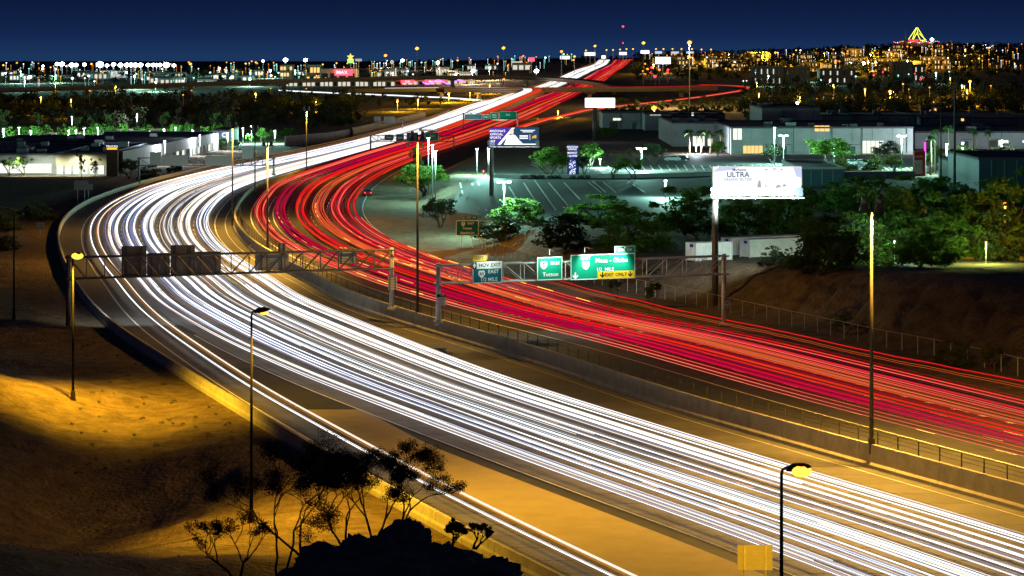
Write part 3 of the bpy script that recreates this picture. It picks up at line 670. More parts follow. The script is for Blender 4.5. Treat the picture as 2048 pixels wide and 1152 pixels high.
far_gantry('faint truss gantry left of the white mass with sign backs', 726, 806, 238, 247, 268, 262, 1150, [(748, 233, 762, 247, 'sign_back', (), 'left grey sign back on the faint gantry'), (768, 233, 790, 247, 'sign_back', (), 'right grey sign back on the faint gantry')], 8)
sgl = thing('sign_lamp', 'floodlight bracket lighting the distant green signs', 'lamp', PY(1000, 240, 1125)); MB().box(PY(1000, 240, 1125), (6, .2, .2)).build('bracket', 'steel', sgl)
lamp_light('SPOT', sgl, PY(1000, 241, 1118), 9000, (.8, 1, .9), .3, 130, PY(1000, 231, 1130), .5)

# ---- the stopped car
def car(label, p, yaw, body, lit=True, group=None):
    t = thing('car', label, 'car', (0, 0, 0), group)
    prof = [(-2.2, .45), (-2.25, .85), (-1.75, 1.0), (-1.2, 1.45), (.35, 1.47), (1.0, 1.0), (2.0, .82), (2.2, .5), (2.1, .28), (-2.1, .28)]
    mb = MB(); n = len(prof)
    for sx in (-.88, .88): mb.add([], []); mb.v += [(sx*(.82 if z > 1.2 else 1), y_, z) for (y_, z) in prof]
    mb.f += [(i, (i+1) % n, n+(i+1) % n, n+i) for i in range(n)]+[tuple(range(n))[::-1], tuple(range(n, 2*n))]
    mb.build('body', body, t)
    MB().add([(-.7, -1.30, 1.42), (.7, -1.30, 1.42), (.78, -1.76, 1.03), (-.78, -1.76, 1.03)], [(0, 3, 2, 1)]).build('rear_window', 'glass', t)
    MB().add([(-.7, .42, 1.44), (.7, .42, 1.44), (.8, 1.0, 1.03), (-.8, 1.0, 1.03)], [(0, 1, 2, 3)]).build('windscreen', 'glass', t)
    for sx in (-1, 1):
        MB().add([(sx*.79, -1.1, 1.38), (sx*.79, .3, 1.38), (sx*.9, .75, 1.03), (sx*.9, -1.55, 1.03)], [(0, 1, 2, 3)]).build('side_window', 'glass', t)
        MB().box((sx*.66, -2.255, .78), (.34, .05, .17)).build('tail_light', 'tail' if lit else 'sign_red', t)
        for yy in (-1.35, 1.35):
            w = MB().tube((sx*.72, yy, .32), (sx*.92, yy, .32), .32, n=14).build('wheel', 'rubber', t); MB().tube((sx*.925, yy, .32), (sx*.935, yy, .32), .19, n=10).build('rim', 'galv', w)
    t.location = p; t.rotation_euler = (0, 0, yaw); return t
cp = G(734, 392, 1.0); cp[2] = float(zR(cp[0], cp[1])) if cp[0] < fRR(cp[1]) else gzs(cp[0], cp[1])
car('red car with glowing tail lights pulled over on the right shoulder of the bend', cp, math.radians(8), 'car_red')

# ================================================================ TREES
def leaf_cloud(centres, radii, n_each, size, seed, flat=.75, taper=True):
    r_ = np.random.default_rng(seed); V = []
    for c, r, n in zip(centres, radii, n_each):
        d = r_.normal(size=(n, 3)); d /= np.linalg.norm(d, axis=1)[:, None]; q = c+d*(r_.random((n, 1))**.45)*np.array([r, r, r*flat])
        a = r_.normal(size=(n, 3)); a /= np.linalg.norm(a, axis=1)[:, None]; b = np.cross(a, r_.normal(size=(n, 3))); b /= np.linalg.norm(b, axis=1)[:, None]
        s = size*r_.uniform(.5, 1.3, (n, 1)); V.append(np.stack([q-a*s, q-b*s*.55, q+a*s, q+b*s*.55], 1).reshape(-1, 3))
    V = np.concatenate(V); return V, np.arange(len(V)).reshape(-1, 4)
def branchy(mb, p, d, L, r, depth, rr, tips, spread=.6, up=.25):
    pts = [np.array(p)]; cur = np.array(d, float)
    for i in range(4):
        cur = cur+np.array([rr.gauss(0, .16), rr.gauss(0, .16), rr.gauss(0, .1)]); cur /= np.linalg.norm(cur); pts.append(pts[-1]+cur*L/4)
    mb.path(pts, [r, r*.9, r*.8, r*.7, r*.6], 5 if depth > 1 else 4)
    if depth == 0: tips.append(pts[-1]); tips.append(pts[2]); return
    for k in range(rr.choice([2, 3])):
        nd = cur+np.array([rr.gauss(0, spread), rr.gauss(0, spread), up+rr.gauss(0, .2)]); nd /= np.linalg.norm(nd)
        branchy(mb, pts[rr.choice([3, 4, 4])], nd, L*rr.uniform(.6, .85), r*.58, depth-1, rr, tips, spread, up)
PROTO = {}
def proto(kind, var, leafmat):
    key = (kind, var, leafmat)
    if key in PROTO: return PROTO[key]
    rr = random.Random(hash((kind, var)) & 0xffff if False else {'round': 11, 'bush': 37, 'tall': 53, 'airy': 71}[kind]*10+var); r2 = np.random.default_rng(rr.randint(0, 9999))
    mb = MB(); tips = []
    if kind == 'bush':
        for k in range(5): a = k*1.26+rr.random(); mb.path([(0, 0, 0), (math.cos(a)*.12, math.sin(a)*.12, .3), (math.cos(a)*.3, math.sin(a)*.3, .62)], [.012, .009, .005], 4)
        cs = []
        for _ in range(46):
            v = np.array([rr.gauss(0, 1), rr.gauss(0, 1), abs(rr.gauss(0, 1))]); v *= rr.uniform(.6, 1)/np.linalg.norm(v); cs.append(np.array([v[0]*.42, v[1]*.42, .06+v[2]*.8*(1 if _ % 2 else rr.random())]))
        rd = [rr.uniform(.07, .15) for _ in cs]; nn = [75]*len(cs); size = .030
    elif kind == 'tall':
        mb.path([(0, 0, 0), (.01, .01, .3), (-.01, .02, .6), (.01, 0, .85)], [.028, .022, .014, .006], 6)
        for k in range(7): a = rr.random()*6.28; z = rr.uniform(.35, .7); mb.path([(0, 0, z), (math.cos(a)*.1, math.sin(a)*.1, z+.1), (math.cos(a)*.17, math.sin(a)*.17, z+.2)], [.012, .008, .004], 4)
        cs = [np.array([rr.gauss(0, .12), rr.gauss(0, .12), rr.uniform(.3, .95)]) for _ in range(17)]; rd = [rr.uniform(.06, .13) for _ in cs]; nn = [105]*len(cs); size = .022
    else:
        st = 3 if kind == 'round' else 2
        for k in range(st):
            a = k*6.28/st+rr.random(); branchy(mb, (rr.gauss(0, .02), rr.gauss(0, .02), -.02), (math.cos(a)*.4, math.sin(a)*.4, .9), .36, .03, 2, rr, tips, .5, .15)
        cs = [np.array(t_) for t_ in tips]; cs = [c for c in cs if c[2] > .35 and np.hypot(c[0], c[1]) < .45]; rr.shuffle(cs); cs = cs[:14 if kind == 'round' else 22]
        for _ in range(34 if kind == 'round' else 8):
            v = np.array([rr.gauss(0, 1), rr.gauss(0, 1), rr.gauss(0, 1)]); v *= rr.uniform(.55, 1)/np.linalg.norm(v); cs.append(np.array([v[0]*.40, v[1]*.40, .60+v[2]*.30]))
        rd = [rr.uniform(.07, .15)*(1 if kind == 'round' else .75) for _ in cs]; nn = [80 if kind == 'round' else 65]*len(cs); size = .026
    tm = MB.build(mb, 'trunk', 'bark'); V, Fc = leaf_cloud(cs, rd, nn, size, rr.randint(0, 9999)); V[:, 2] = np.maximum(V[:, 2], .01)
    V[:, 2] /= max(1e-6, V[:, 2].max()); cm = rawmesh('crown', V, Fc, leafmat)
    PROTO[key] = (tm.data, cm.data); bpy.data.objects.remove(tm); bpy.data.objects.remove(cm); return PROTO[key]
def tree(label, px, pyb, hpx, wpx, kind='round', leaf='leaf_green', name='tree', cat='tree', Y=None, group=None, var=None, dpt=1.0):
    g = GT(px, pyb) if Y is None else np.array([(px-1024)*Y/F, Y, gzs((px-1024)*Y/F, Y)])
    k = g[1]/F; h = hpx*k; w = wpx*k
    tm, cm = proto(kind, random.randint(0, 3) if var is None else var, leaf)
    t = thing(name, label, cat, g-np.array([0, 0, .05]), group); sc = w/.95; t.scale = (sc, sc*dpt, h); t.rotation_euler = (0, 0, random.uniform(0, 6.28))
    for nm, me in (('trunk', tm), ('crown', cm)):
        o = bpy.data.objects.new(nm, me); C.objects.link(o); o.parent = t
    return t
# trees by the red lanes and in the lit car park
tree('tall bright green tree among the lamp poles beside the red lanes', 850, 392, 66, 125, 'round', 'leaf_green')
tree('slender dark tree crown rising in front of the red streaks', 833, 372, 92, 52, 'tall', 'leaf_olive')
tree('dark green tree at the near corner of the car park by the red lanes', 880, 455, 62, 82, 'round', 'leaf_dark')
tree('bright green bush in front of the twin lamp in the car park', 1035, 446, 52, 125, 'bush', 'leaf_green', 'bush', 'bush')
tree('broad green bush at the near edge of the car park, right of the lamp', 1200, 446, 62, 170, 'bush', 'leaf_green', 'bush', 'bush')
tree('spreading green tree left of the blue pylon sign', 1098, 353, 62, 80, 'round', 'leaf_green')
tree('small tree just left of the blue pylon sign', 1122, 352, 40, 40, 'airy', 'leaf_green')
tree('small dark tree just right of the blue pylon sign', 1168, 352, 42, 45, 'airy', 'leaf_dark')
tree('leaning two-stemmed tree in the wall bed left of the steps', 1225, 357, 52, 66, 'airy', 'leaf_green')
tree('wispy tree with crooked trunk by the twin lamp', 1268, 358, 62, 66, 'airy', 'leaf_green')
tree('leafy tree behind the blue pylon sign', 1180, 335, 52, 55, 'round', 'leaf_green')
tree('pale lit tree below the white screen billboard', 1212, 282, 28, 55, 'round', 'leaf_green')
tree('dark spreading tree right of the twin lamp', 1305, 328, 44, 60, 'round', 'leaf_dark')
tree('lit green tree by the arched entrance', 1435, 312, 32, 38, 'round', 'leaf_green')
tree('tree beside the tall lamp before the big white wall', 1545, 326, 40, 55, 'round', 'leaf_dark')
tree('large glowing green tree before the big white wall', 1655, 333, 60, 110, 'round', 'leaf_green')
tree('smaller olive tree in front of the glowing green tree', 1690, 340, 34, 60, 'bush', 'leaf_olive', 'bush', 'bush')
tree('low yellow green bush in the far car park row', 1745, 340, 34, 52, 'bush', 'leaf_olive', 'bush', 'bush')
tree('dark green tree at the right end of the big white wall', 1775, 322, 42, 60, 'round', 'leaf_dark')
tree('olive tree beside the double lamp at right', 1790, 343, 36, 50, 'round', 'leaf_olive')
tree('green shrub left of the red pylon sign', 1868, 322, 32, 50, 'bush', 'leaf_green', 'bush', 'bush')
tree('lit green shrub among the right palms', 1935, 315, 28, 60, 'bush', 'leaf_green', 'bush', 'bush')
tree('dark green shrub at far right before the low wall', 2000, 314, 30, 70, 'bush', 'leaf_dark', 'bush', 'bush')
for i, (px, w) in enumerate([(1048, 20), (1066, 22), (1082, 18), (1102, 18), (1116, 16), (1146, 14), (1162, 16), (1176, 16)]):
    tree(nth(i)+' clipped dark hedge ball from the left along the car park kerb', px, 358, 10, w, 'bush', 'leaf_dark', 'hedge_shrub', 'shrub', group='hedge balls along the car park kerb')
# dark scrub and trees on the right bank
tree('dark mound of scrub behind the Apache Jct sign', 1000, 480, 52, 130, 'bush', 'leaf_dark', 'bush', 'bush')
for (px, py, h, w, kd, lf, lb) in [(1130, 500, 75, 130, 'bush', 'leaf_dark', 'dark bush behind the chain link fence left of the Tucson sign'), (1260, 500, 95, 190, 'bush', 'leaf_green', 'big dark bush behind the Mesa Globe sign'),
    (1370, 470, 100, 170, 'bush', 'leaf_green', 'dim leafy mass left of the billboard post'), (1395, 480, 45, 90, 'airy', 'leaf_dark', 'greyish dry shrub left of the billboard post'), (1490, 470, 95, 150, 'bush', 'leaf_green', 'dim leafy mass behind the white containers'), (1570, 460, 90, 150, 'bush', 'leaf_green', 'dim leafy mass below the right end of the lit billboard'),
    (1650, 540, 115, 190, 'bush', 'leaf_green', 'large drooping green bush right of the containers'), (1545, 530, 40, 70, 'bush', 'leaf_dark', 'low dark shrub in front of the containers'), (1780, 520, 150, 200, 'bush', 'leaf_green', 'dim olive leafy mass directly behind the tall lamp mast'), (1905, 520, 140, 210, 'bush', 'leaf_green', 'green leafy mass atop the bank right of the lamp mast'),
    (2020, 500, 150, 200, 'bush', 'leaf_green', 'dim leafy mass atop the bank at the right edge'), (1720, 430, 80, 170, 'bush', 'leaf_green', 'dim leafy mound behind the lamp mast heads'), (1840, 420, 70, 180, 'bush', 'leaf_green', 'dim olive leafy mound below the red pylon sign'), (1960, 430, 80, 180, 'bush', 'leaf_green', 'dim olive leafy mound below the dark blue shed'), (2060, 420, 90, 160, 'bush', 'leaf_green', 'dim leafy mound at the right frame edge below the shed'),
    (1640, 420, 60, 130, 'bush', 'leaf_green', 'dim leafy mound below the grey shed'), (1600, 500, 85, 150, 'bush', 'leaf_green', 'leafy mass between the containers and the drooping bush'), (1720, 530, 110, 170, 'bush', 'leaf_green', 'tall leafy mass left of the lamp mast atop the bank'), (1840, 535, 105, 170, 'bush', 'leaf_green', 'leafy mass right of the lamp mast at the bank top'), (1975, 520, 120, 170, 'bush', 'leaf_olive', 'olive leafy mass near the right edge at the bank top'), (1303, 560, 26, 50, 'airy', 'leaf_dark', 'bare scrawny shrub on the slope under the right gantry'), (1905, 735, 60, 90, 'bush', 'leaf_olive', 'olive shrub leaning on the fence at right'), (1985, 745, 55, 70, 'airy', 'leaf_olive', 'wispy shrub by the fence at the right edge'), (1690, 668, 40, 80, 'airy', 'leaf_olive', 'thin weedy shrub at the foot of the bank'), (1235, 600, 50, 40, 'airy', 'leaf_dark', 'small bare tree under the Mesa Globe sign'), (1305, 616, 55, 50, 'airy', 'leaf_dark', 'small pale-trunked tree under the right truss')]:
    tree(lb, px, py, h, w, kd, lf, 'bush' if kd == 'bush' and h < 76 else 'tree', 'bush' if kd == 'bush' and h < 76 else 'tree')
# left side
for (px, py, h, w, kd, lf, lb) in [(20, 351, 40, 45, 'airy', 'leaf_green', 'small street tree before the lit shop front at the left edge'), (48, 351, 40, 40, 'airy', 'leaf_green', 'second small street tree before the lit shop front'), (98, 348, 25, 26, 'airy', 'leaf_green', 'little tree before the middle of the shop front'), (163, 360, 54, 32, 'tall', 'leaf_dark', 'dark slim tree before the cream wall'), (190, 360, 46, 34, 'tall', 'leaf_dark', 'darker slim tree near the brown tower'), (258, 358, 42, 48, 'round', 'leaf_dark', 'dark bush right of the brown tower'), (300, 358, 30, 60, 'bush', 'leaf_dark', 'low dark bush under the cantilever gantry'), (350, 345, 30, 40, 'bush', 'leaf_dark', 'dark bush beside the barrier beyond the bend'),
    (372, 306, 16, 26, 'round', 'leaf_green', 'lit round tree at the long white wall'), (446, 300, 24, 30, 'round', 'leaf_green', 'lit tree at the corner of the long white building'), (523, 285, 30, 30, 'round', 'leaf_green', 'bright green tree by the far left car park lamps'), (545, 280, 22, 24, 'round', 'leaf_green', 'bright round tree right of the far left lamps'), (575, 275, 20, 40, 'bush', 'leaf_green', 'green shrub row end near the grey wall'), (498, 288, 22, 24, 'airy', 'leaf_green', 'thin lit tree between the far left lamps'),
    (75, 440, 40, 90, 'bush', 'leaf_olive', 'dim round bush on the dark left slope'), (10, 460, 50, 80, 'bush', 'leaf_olive', 'dim bush at the left edge of the slope'), (15, 500, 30, 60, 'bush', 'leaf_dark', 'dark low bush below the left edge bush'), (470, 300, 22, 24, 'round', 'leaf_dark', 'dark tree before the far left car park')]:
    tree(lb, px, py, h, w, kd, lf, 'bush' if kd == 'bush' else 'tree', 'bush' if kd == 'bush' else 'tree')
for i, (px, h, w) in enumerate([(8, 62, 55), (78, 56, 36), (155, 50, 34), (182, 48, 22), (220, 52, 40), (328, 56, 40), (428, 55, 34), (455, 52, 30)]):
    tree(nth(i)+' tall grey-green tree from the left behind the lit hedge', px, 272, h, w, 'tall', 'leaf_olive', Y=1046., group='tall trees behind the lit hedge')
for i, px in enumerate(list(range(-10, 440, 26))):
    tree(nth(i)+' low bright green tree from the left in the row behind the left roofs', px+random.uniform(-5, 5), 272, random.uniform(26, 38), random.uniform(26, 40), random.choice(['round', 'bush']), 'leaf_green', 'hedge_tree', 'tree', Y=1026.+random.uniform(-8, 8), group='lit tree row behind the left roofs')
# palms
def palm(label, px, pyb, pyt, crown_px, leaf='palm_leaf', Y=None, group=None):
    g = GT(px, pyb) if Y is None else np.array([(px-1024)*Y/F, Y, gzs((px-1024)*Y/F, Y)]); Y = g[1]; zt = HC-(pyt-HZ)*Y/F; R = crown_px*Y/F/2
    t = thing('palm_tree', label, 'palm tree', g, group)
    MB().path([(g[0], g[1], g[2]-.2), (g[0]+.1, g[1], (g[2]+zt)/2), (g[0], g[1], zt)], [.3, .24, .2], 8).build('trunk', 'palm_trunk', t, True)
    V = []; Fc = []; rr = random.Random(px)
    for k in range(26):
        a = rr.random()*6.28; el = rr.uniform(-.5, 1.2); d = np.array([math.cos(a)*math.cos(el), math.sin(a)*math.cos(el), math.sin(el)]); s = np.array([-math.sin(a), math.cos(a), 0])
        pts = [np.array([g[0], g[1], zt])+d*R*q+np.array([0, 0, -.55*R*q*q]) for q in (.05, .35, .7, 1.0)]; ws = [.04, .16, .14, .01]
        for i in range(3):
            for sg in (-1, 1):
                n = len(V); dr = np.array([0, 0, -.1*R]); V += [pts[i], pts[i+1], pts[i+1]+s*sg*ws[i+1]*R+dr, pts[i]+s*sg*ws[i]*R+dr]; Fc.append((n, n+1, n+2, n+3))
    MB().add(V, Fc).build('fronds', leaf, t)
palm('stout palm lit yellow between two dark poles at right', 1897, 345, 255, 26); palm('tall dark palm left of the yellow lit palm', 1869, 345, 262, 24); palm('dark palm with drooping crown by the red pylon sign', 1861, 350, 275, 24)
palm('slim palm before the low white wall at far right', 1947, 315, 262, 22); palm('slim palm nearest the right edge before the white wall', 1977, 315, 263, 22)
for i, px in enumerate((1378, 1403, 1421, 1441)): palm(nth(i)+' small date palm from the left before the set-back white building', px, 308, 263 if px != 1421 else 266, 26, group='palm row at the white building')
# foreground shrub trees on the dark outcrop, silhouetted
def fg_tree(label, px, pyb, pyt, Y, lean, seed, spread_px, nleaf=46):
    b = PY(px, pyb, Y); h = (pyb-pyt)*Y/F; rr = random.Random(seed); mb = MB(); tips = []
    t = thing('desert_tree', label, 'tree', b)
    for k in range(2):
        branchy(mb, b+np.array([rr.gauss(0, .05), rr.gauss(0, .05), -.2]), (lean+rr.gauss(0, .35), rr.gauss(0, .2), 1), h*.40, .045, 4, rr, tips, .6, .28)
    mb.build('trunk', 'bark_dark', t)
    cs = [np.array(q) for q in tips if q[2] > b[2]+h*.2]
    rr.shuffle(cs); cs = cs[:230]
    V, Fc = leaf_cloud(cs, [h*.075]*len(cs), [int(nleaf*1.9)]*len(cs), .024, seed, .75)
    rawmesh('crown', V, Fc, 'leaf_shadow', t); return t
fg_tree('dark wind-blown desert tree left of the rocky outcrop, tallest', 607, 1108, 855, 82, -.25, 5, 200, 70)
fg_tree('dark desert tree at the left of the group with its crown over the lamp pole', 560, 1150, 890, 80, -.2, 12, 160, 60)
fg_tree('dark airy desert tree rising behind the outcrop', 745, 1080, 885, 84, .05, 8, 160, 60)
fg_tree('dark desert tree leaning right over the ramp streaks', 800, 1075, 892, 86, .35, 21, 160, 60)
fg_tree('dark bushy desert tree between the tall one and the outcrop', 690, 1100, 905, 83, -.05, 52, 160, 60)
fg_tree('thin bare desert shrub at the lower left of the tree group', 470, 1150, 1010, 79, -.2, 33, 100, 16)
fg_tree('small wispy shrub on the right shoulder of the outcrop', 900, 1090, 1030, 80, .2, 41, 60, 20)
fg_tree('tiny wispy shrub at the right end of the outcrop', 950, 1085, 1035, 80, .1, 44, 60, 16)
# loose stones and dry tufts on the left dirt
mb = MB(); rs = random.Random(77)
for i in range(2600):
    px = rs.uniform(-20, 720); py = rs.uniform(640, 1150); Y = F*HC/(py-HZ); x = (px-1024)*Y/F
    if x > fWL(Y)-1.0: continue
    z = gzs(x, Y); q = rs.uniform(.02, .07)*(2.2 if rs.random() < .04 else 1); a = [rs.uniform(.6, 1.2)*q for _ in range(4)]
    mb.add([(x-a[0], Y-q*.5, z-.02), (x+a[1], Y-q*.4, z-.02), (x, Y+q, z-.02), (x+q*.2, Y, z+a[2])], [(0, 1, 3), (1, 2, 3), (2, 0, 3)])
tag(mb.build('loose_stones', 'dirt_red'), 'loose stones strewn over the sodium lit dirt at left', kind='stuff')
Vt = []
for i in range(130):
    px = rs.uniform(150, 560); py = rs.uniform(660, 900); Y = F*HC/(py-HZ); x = (px-1024)*Y/F
    if x > fWL(Y)-1.2: continue
    V_, _f = leaf_cloud([np.array([x, Y, gzs(x, Y)+.12])], [rs.uniform(.15, .35)], [30], .07, i, .45); Vt.append(V_)
Vt = np.concatenate(Vt); tag(rawmesh('dry_tufts', Vt, np.arange(len(Vt)).reshape(-1, 4), 'leaf_olive'), 'dry grass tufts on the lit slope beside the left barrier', kind='stuff')
# outcrop of boulders
for i, (px, py, w, h, lb) in enumerate([(690, 1150, 110, 70, 'dark rounded boulder at the left end of the outcrop'), (805, 1120, 75, 85, 'dark peaked boulder at the top of the outcrop'), (745, 1140, 90, 75, 'dark boulder between the peak and the left end'), (880, 1150, 110, 65, 'dark boulder right of the outcrop peak'), (970, 1160, 80, 55, 'dark sloping boulder at the right end of the outcrop'), (620, 1175, 80, 60, 'low dark boulder at the lower left of the outcrop'), (800, 1200, 260, 90, 'broad dark rock mass at the foot of the outcrop')]):
    Y = 76.-i*.8; c = PY(px, py+10, Y); k = Y/F; mb = MB().blob((0, 0, 0), (w*k*1.0, w*k*.9, h*k), .10, 4, i); V = np.array(mb.v)
    f_ = 1+.28*(vnoise(V[:, 0]*1.8+i*7, V[:, 2]*1.8+V[:, 1], 4)-.5)+.14*(vnoise(V[:, 0]*5+V[:, 1]*3, V[:, 2]*5, 9)-.5); V = V*f_[:, None]+c; mb.v = [tuple(q) for q in V]
    o = mb.build('boulder', 'rock'); tag(o, lb, 'boulder')

# ================================================================ CAR PARKS, BILLBOARDS, BUILDINGS ON THE RIGHT
def sheet(name, label, y0, y1, fl, fr, m, dz=.05, ny=20, nx=14):
    Y = np.linspace(y0, y1, ny); V = []
    for q in Y:
        for x in np.linspace(fl(q), fr(q), nx): V.append((x, q, 0))
    V = np.array(V); V[:, 2] = gz(V[:, 0], V[:, 1])+dz
    i = (np.arange(ny-1)[:, None]*nx+np.arange(nx-1)[None, :]).ravel(); return tag(rawmesh(name, V, np.stack([i, i+1, i+nx+1, i+nx], 1), m), label, kind='structure')
sheet('car_park', 'empty asphalt car park beside the red lanes', 478, 668, lambda Y: float(np.interp(Y, [478, 540, 600, 668], [0, -12, -11, -4])), lambda Y: (1460-1024)*Y/F, 'asphalt', .06, 60, 30)
sheet('car_park', 'asphalt car park in front of the white buildings', 700, 770, lambda Y: (1170-1024)*Y/F, lambda Y: (1850-1024)*Y/F, 'asphalt', .05)
sheet('road', 'pale access road between the two car parks', 672, 697, lambda Y: (930-1024)*Y/F, lambda Y: (1600-1024)*Y/F, 'slab', .05)
lines = MB()
def gline(mb, a, b, w=.16, dz=.11):
    A = GT(*a); B = GT(*b); d = (B-A)[:2]; d /= np.linalg.norm(d); s = np.array([-d[1], d[0]])*w
    mb.add([(A[0]-s[0], A[1]-s[1], A[2]+dz), (A[0]+s[0], A[1]+s[1], A[2]+dz), (B[0]+s[0], B[1]+s[1], B[2]+dz), (B[0]-s[0], B[1]-s[1], B[2]+dz)], [(0, 1, 2, 3)])
kp = [((944, 367), (958, 420)), ((956, 364), (973, 422)), ((1018, 374), (1036, 404)), ((1047, 366), (1074, 408)), ((1069, 361), (1112, 422)), ((1097, 366), (1136, 412)), ((1128, 366), (1160, 400)), ((1176, 365), (1202, 386)), ((1185, 363), (1212, 386)), ((1206, 364), (1232, 386)), ((1257, 364), (1290, 386)), ((920, 366), (926, 392))]
for a, b in kp: gline(lines, a, b, .17)
o = lines.build('stall_lines', 'paint'); tag(o, 'thin white painted stall lines across the empty car park', kind='structure')
lines = MB()
for i in range(22): gline(lines, (1215+i*17, 331), (1222+i*17, 341.5), .13)
for i in range(14): gline(lines, (1700+i*11, 335), (1712+i*11, 341.5), .13)
o = lines.build('stall_lines', 'paint'); tag(o, 'short white stall lines in the far car park', kind='structure')
def low_wall(label, pts, h, th=.35, m='wall_white', name='low_wall'):
    W = [GT(*p) for p in pts]; t = thing(name, label, 'wall', W[0])
    for a, b in zip(W[:-1], W[1:]):
        n = max(1, int(np.linalg.norm(b-a)/6))
        for i in range(n):
            p = a+(b-a)*i/n; q = a+(b-a)*(i+1)/n; d = q-p; MB().box(((p+q)/2)+np.array([0, 0, h/2-.1]), (np.linalg.norm(d[:2])-.03, th, h+.2), d).build('wall_panel', m, t)
low_wall('low pale retaining wall along the top of the car park', [(985, 356), (1040, 358), (1180, 357), (1290, 356), (1425, 352)], 1.0)
low_wall('pale boundary wall running behind the right treetops', [(1640, 358), (1760, 357), (1830, 356)], 1.6)
low_wall('long pale boundary wall behind the pylon and the palms', [(1838, 348), (1930, 322), (2060, 320)], 1.2)

def billboard(name, label, px0, py0, px1, py1, Y, pole_px, pole_py, face, art, poleW, light=0, lcol=(1, 1, 1), ledge=True):
    c = PY((px0+px1)/2, (py0+py1)/2, Y); w = (px1-px0)*Y/F; h = (py1-py0)*Y/F; pb = PY(pole_px, pole_py, Y); g = gzs(pb[0], Y)
    t = thing(name, label, 'billboard', (pb[0], Y+.8, g))
    MB().tube((pb[0], Y+.8, g-.3), (pb[0], Y+.8, c[2]-h/2+.3), poleW, n=14).build('post', 'steel', t, True)
    MB().box(c+np.array([0, .55, 0]), (w, .9, h)).build('frame', 'pole_dark', t)
    MB().add([c+np.array([x*w/2*.985, .08, z*h/2*.96]) for x, z in ((-1, -1), (1, -1), (1, 1), (-1, 1))], [(0, 1, 2, 3)]).build('poster', face, t)
    if ledge:
        MB().box(c+np.array([0, -.55, -h/2-.25]), (w*1.02, 1.1, .14)).build('catwalk', 'galv', t)
        mb = MB()
        for k in range(6): x = -w*.52+k*.25; mb.tube(c+np.array([x, -.9, -h/2-.2]), c+np.array([x, -.9, -h/2+1.0]), .04, n=4)
        mb.tube(c+np.array([-w*.52, -.9, -h/2+1.0]), c+np.array([-w*.52+1.3, -.9, -h/2+1.0]), .04, n=4); mb.build('ladder_cage', 'galv', t)
        MB().box(c+np.array([w*.47, -.35, -h/2+.45]), (w*.07, .3, 1.1)).build('control_box', 'glass', t)
    P = lambda x, z, e: c+np.array([x*w, .08-e, z*h])
    for i, a in enumerate(art):
        if a[0] == 'poly': MB().add([P(x, z, .03+.01*i) for x, z in a[1]], [tuple(range(len(a[1])))]).build(a[3], a[2], t)
        else:
            V, Fc = text_verts(a[1]); s_ = a[4]*h; MB().add([P(a[2], a[3], .05+.01*i)+np.array([v[0]*s_, 0, v[1]*s_]) for v in V], Fc).build('lettering', a[5], t)
    if light:
        for x in (-.33, 0, .33):
            q = c+np.array([x*w, -2.6, -h/2-.3]); MB().tube(c+np.array([x*w, -1.0, -h/2-.25]), q, .04, n=5).box(q, (.5, .3, .2)).build('floodlight', 'pole_dark', t)
            lamp_light('SPOT', t, q+np.array([0, 0, .2]), light, lcol, .2, 165, c+np.array([x*w, 0, -.6]), .4)
    return t
emit('poster_white', (.93, .98, 1), 1.12, 'AUTO'); emit('screen_white', (.86, .84, 1.0), 7.0, 'AUTO'); emit('poster_grey', (.5, .5, .5), .9); emit('poster_ink', (.03, .07, .28), .55); emit('poster_ink2', (.35, .4, .5), .9); emit('poster_cloud', (.6, .68, .95), 1.0); emit('poster_warm', (.95, .85, .7), 1.0)
emit('poster_purple', (.09, .05, .42), .9, 'AUTO'); emit('poster_slate', (.03, .10, .20), .7, 'AUTO'); emit('poster_text', (1, 1, 1), 1.3); emit('poster_gold', (1, .5, .05), 1.0); emit('pylon_blue', (.02, .05, .30), .8, 'AUTO'); emit('pylon_dot', (.75, .8, 1), 1.2)
def fig(pts, m, n='picture'): return ('poly', pts, m, n)
billboard('billboard', 'glowing white billboard reading Ultra Seltzer on a thick post', 1425, 332, 1604, 391, 352., 1431, 510, 'poster_white', [
    fig([(-.5, .3), (-.42, .47), (-.2, .47), (-.3, .36)], 'poster_cloud'), fig([(.4, .47), (.49, .47), (.49, .1), (.44, .15)], 'poster_cloud'),
    ('t', 'ULTRA', -.215, .2, .25, 'poster_ink'), ('t', 'ORGANIC SELTZER', -.215, .04, .11, 'poster_ink2'), ('t', 'Michelob', -.2, .37, .13, 'poster_ink'),
    fig([(.0, -.22), (.045, -.22), (.035, .0), (.02, .02), (.008, -.08)], 'poster_grey'), fig([(.085, -.23), (.12, -.22), (.1, -.1), (.08, -.13)], 'poster_warm'), fig([(.2, -.25), (.27, -.2), (.24, -.13), (.22, -.16)], 'poster_grey'), fig([(.28, -.2), (.33, -.18), (.3, -.1), (.29, -.14)], 'poster_grey'),
    fig([(.09, .36), (.115, .36), (.115, .40), (.09, .40)], 'poster_ink2'), fig([(.18, .38), (.205, .38), (.205, .42), (.18, .42)], 'poster_ink2'), fig([(.26, .36), (.28, .36), (.28, .40), (.26, .40)], 'poster_ink2'), fig([(-.23, -.16), (-.2, -.155), (-.215, -.175)], 'poster_ink2')], .42, 18000, (.8, 1, .97))
